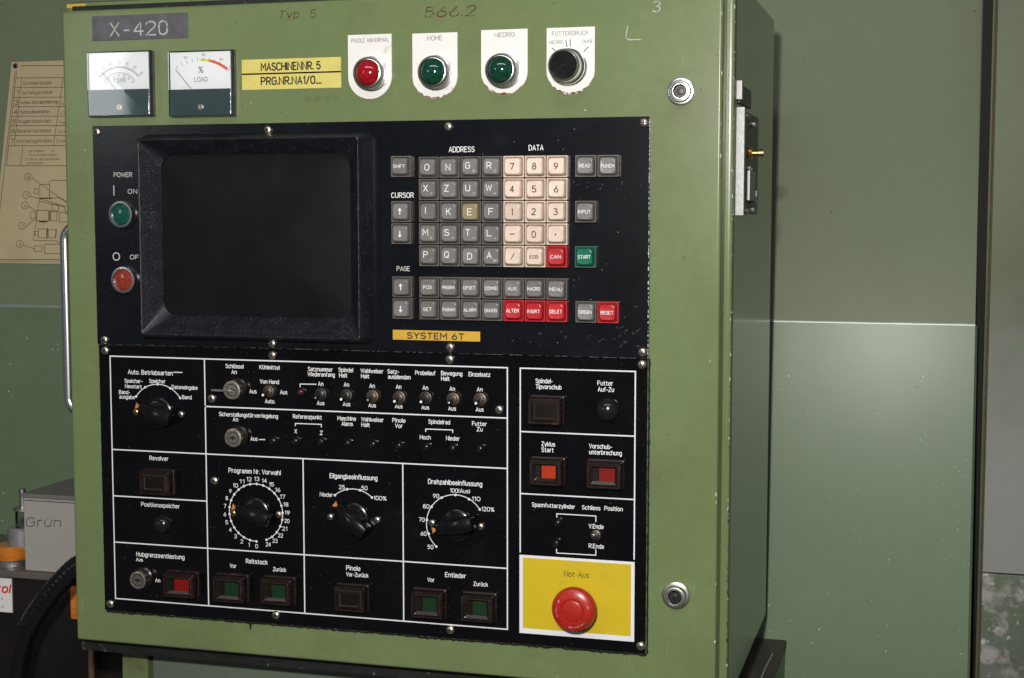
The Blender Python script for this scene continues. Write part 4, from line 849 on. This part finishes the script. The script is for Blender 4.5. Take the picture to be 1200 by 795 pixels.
T = [ # lettering blocks: name for the label, list of (text, x0, x1, baseline, cap height)
 [('Auto. Betriebsarten', 150.2, 202.5, 439.2, 3.9), ('Speicher-', 146.2, 167.3, 448.7, 3.3), ('Neustart', 146.8, 166.3, 455.0, 3.3), ('Speicher', 175, 194.1, 448.9, 3.3), ('Dateneingabe', 201.5, 231.7, 456.2, 3.3), ('Band-', 139.7, 152.6, 461.8, 3.3), ('ausgabe', 140.1, 158.3, 467.4, 3.3), ('Band', 213.6, 224.7, 467.8, 3.3)],
 [('Schlüssel', 264.6, 285.5, 431.6), ('An', 271.4, 277.6, 438.3), ('Aus', 292.5, 300.8, 461)],
 [('Kühlmittel', 304.2, 327.8, 432.9), ('Von Hand', 304.8, 327, 449.7), ('Aus', 328.4, 336.8, 462), ('Auto.', 310.7, 322.3, 472.6)],
 [('Satznummer', 361, 390, 435.2), ('Wiederanfang', 360.7, 392.4, 441.2), ('An', 372.9, 379, 452.2), ('Aus', 371.5, 380.2, 474.7)],
 [('Spindel', 396.9, 413.8, 436), ('Halt', 397.6, 407.2, 442.3), ('An', 403, 409.2, 453.1), ('Aus', 401.9, 410.6, 475.9)],
 [('Wahlweiser', 422.8, 449.3, 437.2), ('Halt', 423.3, 432.9, 443.3), ('An', 432.9, 439.3, 454.6), ('Aus', 431.8, 440.6, 477.3)],
 [('Satz-', 454.3, 467.9, 437.9), ('ausblenden', 454.8, 481.2, 444.2), ('An', 464, 470.4, 455.7), ('Aus', 462.9, 471.8, 478.5)],
 [('Probelauf', 486.7, 510.5, 439.5), ('An', 495.3, 501.8, 456.8), ('Aus', 493.9, 502.9, 479.8)],
 [('Bewegung', 517.1, 541.8, 440.1), ('Halt', 517.1, 527, 446.2), ('An', 526.8, 533.2, 458), ('Aus', 525.4, 534.4, 481.1)],
 [('Einzelsatz', 549.3, 574.7, 441.3), ('An', 558.9, 565.6, 458.9), ('Aus', 557.6, 566.8, 482.3)],
 [('Sicherstellungstürverriegelung', 256.9, 325.8, 488.9), ('An', 273, 279.2, 493.8), ('Aus', 293.7, 301.9, 516.5)],
 [('Referenzpunkt', 343.4, 377.3, 490.9), ('X', 345.2, 348.2, 507.7), ('Z', 375, 378.4, 509.7)],
 [('Maschine', 395.6, 417.2, 492.8), ('Alarm', 400.3, 413.5, 499.1)], [('Wahlweiser', 423.5, 449.8, 494.1), ('Halt', 423.7, 433.5, 500.2)],
 [('Pinole', 459.9, 475.2, 495.1), ('Vor', 463.1, 472, 501.4)], [('Spindelrad', 502.2, 527.5, 496.9), ('Hoch', 492.1, 504.8, 514.9), ('Nieder', 522.9, 538.8, 516.2)], [('Futter', 553.3, 570.5, 499.1), ('Zu', 558.7, 565.8, 505.4)],
 [('Revolver', 175.4, 197.5, 539.6, 3.7)], [('Programm Nr. Vorwahl', 268, 329, 555.2, 3.9)], [('Positionsspeicher', 165.7, 210.8, 594.5, 3.6)],
 [('Hubgrzenentlastung'.replace('rzen', 'renze'), 160.1, 216.3, 653.7, 3.9), ('Aus', 159.6, 167.6, 657.8, 3.1), ('An', 182, 187.9, 682.3, 3.4)],
 [('Reitstock', 288.3, 313.8, 660.8, 3.9), ('Vor', 269.5, 277.2, 665.4, 3.4), ('Zurück', 320.1, 335.4, 669.7, 3.4)],
 [('Eilgangbeeinflussung', 386.5, 442.4, 561.6, 4.0)], [('Drehzahlbeeinflussung', 501.8, 565.2, 568.5, 4.0)],
 [('Pinole', 405.8, 422.4, 668.5, 3.9), ('Vor-Zurück', 405.8, 431.8, 676, 3.4)], [('Entlader', 521.7, 546.1, 676.8, 3.9), ('Vor', 501, 509.3, 681.8, 3.4), ('Zurück', 554.9, 571.9, 687, 3.4)],
 [('Spindel-', 627.8, 647.8, 449.1, 3.6), ('Tipvorschub', 627.8, 658, 456, 3.6)], [('Futter', 700.3, 718.5, 451.7, 3.6), ('Auf-Zu', 700.7, 719.6, 459, 3.6)],
 [('Zyklus', 634.6, 650.6, 523, 3.6), ('Start', 634.6, 649, 529.8, 3.6)], [('Vorschub-', 690.5, 717.4, 525.8, 3.6), ('unterbrechung', 690.5, 728.7, 533, 3.6)],
 [('Spannfutterzylinder', 623.5, 673.9, 595, 3.4), ('Schliess', 682.2, 703.6, 597.5, 3.4), ('Position', 708.3, 729.9, 598.6, 3.4), ('V.Ende', 690, 707.3, 619.4, 3.5), ('R.Ende', 690, 707.8, 642.6, 3.5)],
]
for blk in T: letter(blk, lp, YL, h=3.45, bold=.026, label='white lettering '+blk[0][0])
def pline(mb, pts, w_=.85): mb.line([(at(*p, YL).x, at(*p, YL).z) for p in pts], w_, YL-.25, 'frame_white')
for pts in [[(203.5, 436.4), (213.4, 436.7)], [(351.8, 455.8), (351.8, 450.2), (370.4, 450.5)], [(346.3, 499), (346.3, 496.4), (376.7, 497.5), (376.7, 500.4)], [(499, 505.8), (499, 502.9), (530.6, 504.1), (530.6, 506.9)],
            [(304.2, 515.2), (310.3, 515.4)], [(652.6, 607.2), (652.6, 602.2), (698.3, 604.9), (698.3, 611.2)], [(652.2, 643.9), (652.4, 648.2), (698.3, 650.8), (698.3, 644.6)]]:
    m = M(); pline(m, pts); build('bracket_line', m, lp, org=m.v[0])

def circ3(P):
    (ax, ay), (bx, by), (cx_, cy_) = P; d = 2*(ax*(by-cy_)+bx*(cy_-ay)+cx_*(ay-by))
    ux = ((ax*ax+ay*ay)*(by-cy_)+(bx*bx+by*by)*(cy_-ay)+(cx_*cx_+cy_*cy_)*(ay-by))/d
    uy = ((ax*ax+ay*ay)*(cx_-bx)+(bx*bx+by*by)*(ax-cx_)+(cx_*cx_+cy_*cy_)*(bx-ax))/d
    return ux, uy, math.hypot(ax-ux, ay-uy)
def dial(dots, labels, lab, extra=None):
    m = M(); Q = [(at(x, y, YL).x, at(x, y, YL).z) for x, y in dots]
    ux, uy, r = circ3((Q[0], Q[len(Q)//2], Q[-1])); a0 = math.degrees(math.atan2(Q[0][1]-uy, Q[0][0]-ux)); a1 = math.degrees(math.atan2(Q[-1][1]-uy, Q[-1][0]-ux))
    if a0 < a1: a0 += 360
    if extra: a0, a1 = extra
    m.arc(ux, uy, r, a0, a1, .75, YL-.25, 'frame_white', 48)
    n_ = len(labels) if extra else len(dots)
    for i in range(n_):
        if extra: t = math.radians(a0+(a1-a0)*i/(n_-1)); q = (ux+r*math.cos(t), uy+r*math.sin(t))
        else: q = Q[i]
        m.disc(q[0], q[1], 1.15, YL-.28, 'frame_white')
        if extra: ww = 1.2 if labels[i] == '1' else (2.6 if len(labels[i]) == 1 else 4.9); m.ctext(labels[i], ux+(r+4.7)*math.cos(t), uy+(r+4.6)*math.sin(t)-1.6, 3.4, ww, YL-.25, 'white_print', .02)
    if not extra:
        for (s, x0_, x1_, yb) in labels: m.ptext(s, x0_, x1_, yb, 3.4, 'white_print', YL)
    build('dial_scale', m, lp, org=(ux, YL, uy), label=lab); return ux, uy, r
dial([(159.7, 464.8), (170.3, 454), (184.8, 450.5), (199.7, 455.2), (211.2, 466.6)], [], 'five step dial scale')
c1 = dial([(269.2, 603), (299.6, 567.2), (331.4, 602)], [str(i) for i in range(25)], 'round dial scale numbered 0 to 24', extra=(270.5, -67.5))
dial([(392.6, 580.5), (406.7, 573.5), (421.9, 574.6), (436, 583.2)], [('25', 397.3, 404.2, 573.2), ('50', 423.8, 430.8, 574.3), ('Nieder', 374.9, 390.3, 582), ('100%', 438.2, 453, 586.2)], 'dial scale from Nieder to 100%')
dial([(511.4, 640.6), (502.6, 625.7), (500.4, 609.4), (505.8, 594), (517.7, 583.3), (533.8, 580.2), (549.8, 585.2), (562.4, 597.2)],
     [('100(Aus)', 527.6, 550.8, 577.6), ('90', 507.6, 514.8, 583.7), ('110', 553.2, 563, 587), ('80', 495.7, 503.2, 595.8), ('120%', 564.6, 579.3, 599.2), ('70', 491, 497.7, 611.3), ('60', 493, 499.9, 627.7), ('50', 501.3, 507.9, 643.4)], 'dial scale from 50 to 120%')

# ---- wing knobs
def wing_knob(px, py, ang, screws, lab, L_=18.0, wd=6.8, H=16.5, ptr=None):
    c = at(px, py, YL); m = M(); ca, sa = math.cos(math.radians(ang)), math.sin(math.radians(ang))
    m.lathe(c.x, c.z, YL, [(15.0, 0), (15.0, 1.8), (14.2, 2.8), (12.0, 3.4), (11.2, 5.2), (9, 5.8)], 'black_plastic', 36)
    # tapered wing
    st = [(-1.05, .7, 11), (-.96, .95, 13.4), (-.6, 1.08, 14.5), (-.1, 1.05, 14.2), (.45, .9, 11.5), (.85, .66, 8.0), (1.0, .45, 6.0)]
    vs = []; n_ = 8
    for (u, ws, hh) in st:
        x_ = u*L_; hh = hh*H/14.5; w2 = wd*ws
        for (q, h_) in ((-1.0, 3.4), (-1.0, hh*.7), (-.78, hh*.92), (-.3, hh), (.3, hh), (.78, hh*.92), (1.0, hh*.7), (1.0, 3.4)):
            y2 = q*w2; vs.append((c.x+x_*ca-y2*sa, YL-h_, c.z+x_*sa+y2*ca))
    fs = [(k_*n_+i, k_*n_+i+1, (k_+1)*n_+i+1, (k_+1)*n_+i) for k_ in range(len(st)-1) for i in range(n_-1)]+[tuple(range(n_)), tuple((len(st)-1)*n_+i for i in range(n_))]
    m.add(vs, fs, 'black_plastic'); k_ = build('rotary_knob', m, cab, org=(c.x, YL, c.z), label=lab, ang=42)
    m = M(); r0_, r1_ = 22.4, 17.0
    P = [(r0_-.6, -2.9), (r0_-.6, 2.9), (r1_, 0)]; m.add([(c.x+a_*ca-b_*sa, YL-5.2, c.z+a_*sa+b_*ca) for a_, b_ in P]+[(c.x+a_*ca-b_*sa, YL-4.2, c.z+a_*sa+b_*ca) for a_, b_ in P], [(0, 1, 2), (0, 1, 4, 3), (1, 2, 5, 4), (2, 0, 3, 5)], 'orange_pointer')
    build('pointer', m, k_, org=(c.x, YL, c.z))
    for sx_, sy_, mt in screws: screw(sx_, sy_, lp, YL, 3.3, mt)
wing_knob(186, 483.6, 163, [(159, 483, 'brass'), (211.7, 485.8, 'dull_steel')], 'black wing knob under the word Auto. Betriebsarten')
wing_knob(299.6, 601.5, 165, [(273.3, 601.5, 'brass'), (326.2, 603.2, 'brass_nickel')], 'black wing knob of the numbered dial')
wing_knob(415, 607.6, 142, [(386.9, 606.1, 'dull_steel'), (441.7, 609.6, 'dull_steel')], 'black wing knob turned towards Nieder', wd=6.6)
wing_knob(535.4, 615.6, 193, [(506.2, 613.1, 'dull_steel'), (563.3, 617.3, 'brass_nickel')], 'black wing knob turned towards 60')

# ---- toggle switches
def toggle(px, py, nut, R=6.9, lean=(.0, -.2), tip='dark_metal', L_=10, lab=None, tipm='white_print_old'):
    c = at(px, py, YL-3); m = M()
    m.lathe(c.x, c.z, YL, [(R, 0), (R, 1.0), (R*.96, 1.3)], nut, 20, cap=False)
    m.lathe(c.x, c.z, YL, [(R*.86, 1.2), (R*.84, 3.0), (R*.62, 3.4), (R*.60, 5.4), (R*.42, 6.0), (R*.36, 5.0)], nut, 12)
    o = build('toggle_switch', m, cab, org=(c.x, YL, c.z), label=lab, ang=30)
    m = M(); d = Vector((lean[0], -1, lean[1])).normalized(); b0 = Vector((c.x, YL-4.5, c.z))
    m.tube([b0, b0+d*L_*.6, b0+d*L_*.9, b0+d*L_, b0+d*(L_+.8)], [1.0, 1.3, 1.6, 1.4, .5], tip, 10)
    m.lathe(b0.x+d.x*(L_+.5), b0.z+d.z*(L_+.5), b0.y+d.y*(L_+.5), [(1.25, 0), (1.0, .5), (.3, .7)], tipm, 10)
    build('lever', m, o, org=b0)
names = ['Satznummer', 'Spindel Halt', 'Wahlweiser Halt', 'Satzausblenden', 'Probelauf', 'Bewegung Halt', 'Einzelsatz']
for i, (x, y) in enumerate([(375.5, 462.2), (405.6, 463.7), (436.3, 464.8), (467.6, 466.1), (498.5, 466.6), (530.8, 467.8), (562.4, 468.2)]):
    toggle(x, y, 'dark_metal' if i in (0, 1, 4) else 'old_metal', lab='small metal toggle switch under '+names[i], tipm='white_print' if i not in (0, 2, 5) else 'dull_steel')
toggle(314.6, 458.8, 'old_metal', R=6.6, lab='small metal toggle switch under Von Hand', tipm='white_print')
toggle(698, 627.4, 'old_metal', R=5.2, lean=(.05, .25), tip='chrome', L_=9, lab='bright metal toggle switch beside V.Ende', tipm='chrome')

# ---- key locks
def keylock(px, py, lab, key_in=False):
    H = 11; c = at(px, py, YL-H); m = M()
    m.lathe(c.x, c.z, YL, [(11.0, 0), (10.8, 1.4), (10.0, 2.0), (9.4, 2.4)], 'black_plastic', 32, cap=False)
    m.lathe(c.x, c.z, YL, [(9.3, 2), (9.1, H-3.4)], 'old_metal', 32, cap=False)
    o = build('key_lock', m, cab, org=(c.x, YL, c.z), label=lab, ang=30)
    m = M(); m.lathe(c.x, c.z, YL, [(8.7, H-3.4), (8.7, H-1.2), (8.2, H-.2), (7.4, H), (6.9, H-.9), (6.4, H-.9), (6.2, H-.5), (.4, H-.5)], 'brass_nickel', 32)
    m.box(c.x-3.2, c.x+3.2, YL-H+.2, YL-H+.7, c.z-.8, c.z+.8, 'black_print'); m.box(c.x-1.0, c.x+1.0, YL-H+.15, YL-H+.65, c.z-1.9, c.z+1.9, 'black_print'); m.arc(c.x, c.z, 5.3, 0, 360, .8, YL-H+.35, 'dark_metal')
    build('lock_face', m, o, org=(c.x, YL, c.z))
    if key_in:
        m = M(); m.box(c.x-.9-18, c.x+.6-1, YL-H-3.2, YL-H-2.2, c.z-1.3, c.z+.6, 'dull_steel', .3)
        m.box(c.x-3, c.x+1.2, YL-H-2.4, YL-H+.6, c.z-1.3, c.z+.6, 'chrome', .2); build('inserted_key', m, o, org=(c.x, YL-H, c.z), label='thin steel key turned sideways')
keylock(271.2, 457.5, 'round key lock with a key inserted', True); keylock(272.6, 513.6, 'round key lock below the inserted key'); keylock(161, 680.5, 'small round key lock at the bottom left')

# ---- square illuminated push buttons
def push(px0, py0, px1, py1, lit, lab, H=12.0, bar=True):
    a, b = at(px0, py0, YL-H), at(px1, py1, YL-H); x0_, x1_, z1_, z0_ = a.x, b.x, a.z, b.z; w_ = x1_-x0_; h_ = z1_-z0_
    m = M()
    m.loft([(x0_-1.5, x1_+1.5, z0_-1.5, z1_+1.5, 1.2, YL), (x0_-1.0, x1_+1.0, z0_-1.0, z1_+1.0, 1.2, YL-2.5), (x0_, x1_, z0_, z1_, 1.2, YL-3), (x0_, x1_, z0_, z1_, 1.2, YL-H+1.2), (x0_+.9, x1_-.9, z0_+.9, z1_-.9, 1.4, YL-H),
            (x0_+2.4, x1_-2.4, z0_+2.2, z1_-2.2, 1.0, YL-H), (x0_+2.8, x1_-2.8, z0_+2.6, z1_-2.6, 1.0, YL-H+1.0)], 'brown_bakelite', cap=False)
    for i in range(4):
        zz = z0_+4+i*(h_-8)/3; m.box(x1_+.0, x1_+.5, YL-8, YL-4, zz-.6, zz+.6, 'brown_bakelite')
    o = build('push_button', m, cab, org=(x0_, YL, z0_), label=lab)
    m = M(); i_ = 2.9
    if lit:
        m.loft([(x0_+i_, x1_-i_, z0_+i_, z1_-i_, .8, YL-H+.9), (x0_+i_+.4, x1_-i_-.4, z0_+i_+.4, z1_-i_-.4, .8, YL-H+.5), (x0_+i_+3.0, x1_-i_-2.6, z0_+i_+3.0, z1_-i_-2.2, .4, YL-H+2.2), (x0_+i_+w_*.27, x1_-i_-2.8, z0_+i_+3.2, z1_-i_-2.4, .4, YL-H+2.3)], 'smoky_lens', capm=lit,
               ms=['lens_bevel', 'smoky_lens', 'lens_floor_dark'])
        if bar: m.add([(x0_+i_+1.2, YL-H+.55, z0_+i_+.8), (x1_-i_-1.2, YL-H+.55, z0_+i_+.8), (x1_-i_-3.8, YL-H+2.1, z0_+i_+3.3), (x0_+i_+3.8, YL-H+2.1, z0_+i_+3.3)], [(0, 1, 2, 3)], 'lens_bevel')  # pale quad paints the light caught by the bottom slope
    else:
        m.loft([(x0_+i_, x1_-i_, z0_+i_, z1_-i_, .8, YL-H+.9), (x0_+i_+.6, x1_-i_-.6, z0_+i_+.6, z1_-i_-.6, .8, YL-H-.2), (x0_+i_+2.6, x1_-i_-2.6, z0_+i_+2.4, z1_-i_-2.4, .8, YL-H-.4), (x0_+i_+3.2, x1_-i_-3.2, z0_+i_+3.0, z1_-i_-3.0, .8, YL-H+.3)], 'lens_floor_dark',
               ms=['lens_bevel', 'smoky_lens', 'lens_bevel'])
    build('lens', m, o, org=(x0_, YL-H, z0_))
push(162.5, 552.5, 197.5, 581.5, None, 'unlit dark square button under Revolver')
push(190, 672, 226.5, 702.5, 'lit_red', 'square button with red lens at the lower left')
push(249, 675.5, 285, 708.5, 'lit_green', 'square button with green lens under Vor, left pair'); push(304, 678.5, 340, 711, 'lit_green', 'square button with green lens under Zurück, left pair')
push(391, 687.5, 426.5, 719, None, 'unlit dark square button under Vor-Zurück')
push(480.8, 693, 517.8, 727, 'lit_green', 'square button with green lens under Vor, right pair', bar=False); push(539.3, 697.5, 577, 731.5, 'lit_green', 'square button with green lens under Zurück, right pair', bar=False)
push(618.5, 466.2, 656.5, 499, None, 'unlit amber brown square button under Tipvorschub')
push(620, 538.5, 657.8, 570.5, 'lit_orange', 'square button with orange red lens under Start', bar=False); push(686.5, 541.5, 727.5, 574.5, 'lit_red', 'square button with red lens under unterbrechung')

# ---- dome lamps and small indicators
def dome(px, py, R, mt, lab, name='dome_button'):
    c = at(px, py, YL-R*.5); m = M(); pr = [(R*1.06, 0), (R*1.06, R*.2), (R, R*.24)]+[(R*math.cos(t), R*.25+R*.75*math.sin(t)) for t in [math.pi/2*i/8 for i in range(8)]]+[(.2, R)]
    m.lathe(c.x, c.z, YL, pr, mt, 28); build(name, m, cab, org=(c.x, YL, c.z), label=lab, ang=60)
dome(188.8, 615.3, 8.2, 'dark_dome', 'black dome button under Positionsspeicher'); dome(711, 481, 9.8, 'dark_dome', 'black dome button under Auf-Zu')
for i, (x, y) in enumerate([(346.5, 516.8), (376.6, 517.6), (407.5, 519.4), (437.3, 520.4), (467.6, 522.3), (499.9, 524), (530.6, 525.3), (562.9, 525.8), (352.4, 459.6), (653.9, 612.6), (652.1, 636.4), (320.5, 516.5)]):
    red = i in (2, 3, 4, 8); c = at(x, y, YL-2); m = M()
    m.lathe(c.x, c.z, YL, [(4.4, 0), (4.4, 1.4), (3.6, 2.0), (3.0, 1.6)], 'black_plastic', 20, cap=False)
    m.lathe(c.x, c.z, YL, [(3.1, 1.2), (2.8, 2.8), (1.9, 3.7), (.3, 4.0)], 'dull_red' if i == 8 else 'dark_dome', 16)
    build('indicator_light', m, cab, org=(c.x, YL, c.z), label='small dark red indicator light' if i == 8 else 'small dark indicator light', ang=50)
bpy.data.materials['dark_dome']
# ---- emergency stop plate
m = M(); m.box(FC[0]-.6, FC[1]+.6, YL-.7, YL-.02, FD[4]-.6, FD[3]+.6, 'frame_white', .15, 1); pl = build('emergency_stop_plate', m, cab, org=(FC[0], YL, FD[4]), label='yellow plate with white border around the emergency stop')
m = M(); m.box(FC[0]+2.6, FC[1]-2.4, YL-.95, YL-.72, FD[4]+4.2, FD[3]-1.6, 'estop_plate', .05, 1); build('yellow_field', m, pl, org=(FC[0], YL, FD[4]))
m = M(); m.text('Not-Aus', at(661, 676, YL).x, at(690.5, 676, YL).x, at(675, 676, YL).z, 4.6, YL-1.15, 'black_print', .0, shear=.1); build('lettering', m, pl, org=(FC[0], YL, FD[4]), label='handwritten Not-Aus')
c = at(670.8, 716.3, YL-22); m = M(); Y = YL-.95
m.lathe(c.x, c.z, Y, [(12, 0), (12, 8), (16.5, 9.5), (18.9, 12), (19.4, 15), (19.1, 17.5), (18.0, 19.8), (15.8, 21.2), (12.6, 22.0), (10.6, 22.2), (10.0, 21.4), (9.4, 21.4), (8.9, 22.4), (8.0, 22.9), (4, 23.2), (.3, 23.3)], 'estop_red', 56)
es = build('emergency_stop_button', m, cab, org=(c.x, Y, c.z), label='large red mushroom emergency stop button', ang=30)
m = M()
for a0_ in (20, 150, 265):
    pts = [Vector((c.x+14.2*math.cos(math.radians(a0_+t)), Y-21.7, c.z+14.2*math.sin(math.radians(a0_+t)))) for t in range(0, 62, 8)]; m.tube(pts, .28, 'worn_white', 6)
    t = math.radians(a0_-4); e = Vector((c.x+14.2*math.cos(t), Y-22.1, c.z+14.2*math.sin(t))); tn = Vector((math.sin(t), 0, -math.cos(t))); rn = Vector((math.cos(t), 0, math.sin(t)))
    m.add([e+tn*1.6, e-tn*.8+rn*1.0, e-tn*.8-rn*1.0], [(0, 1, 2)], 'worn_white')
build('turn_arrows', m, es, org=(c.x, Y, c.z))
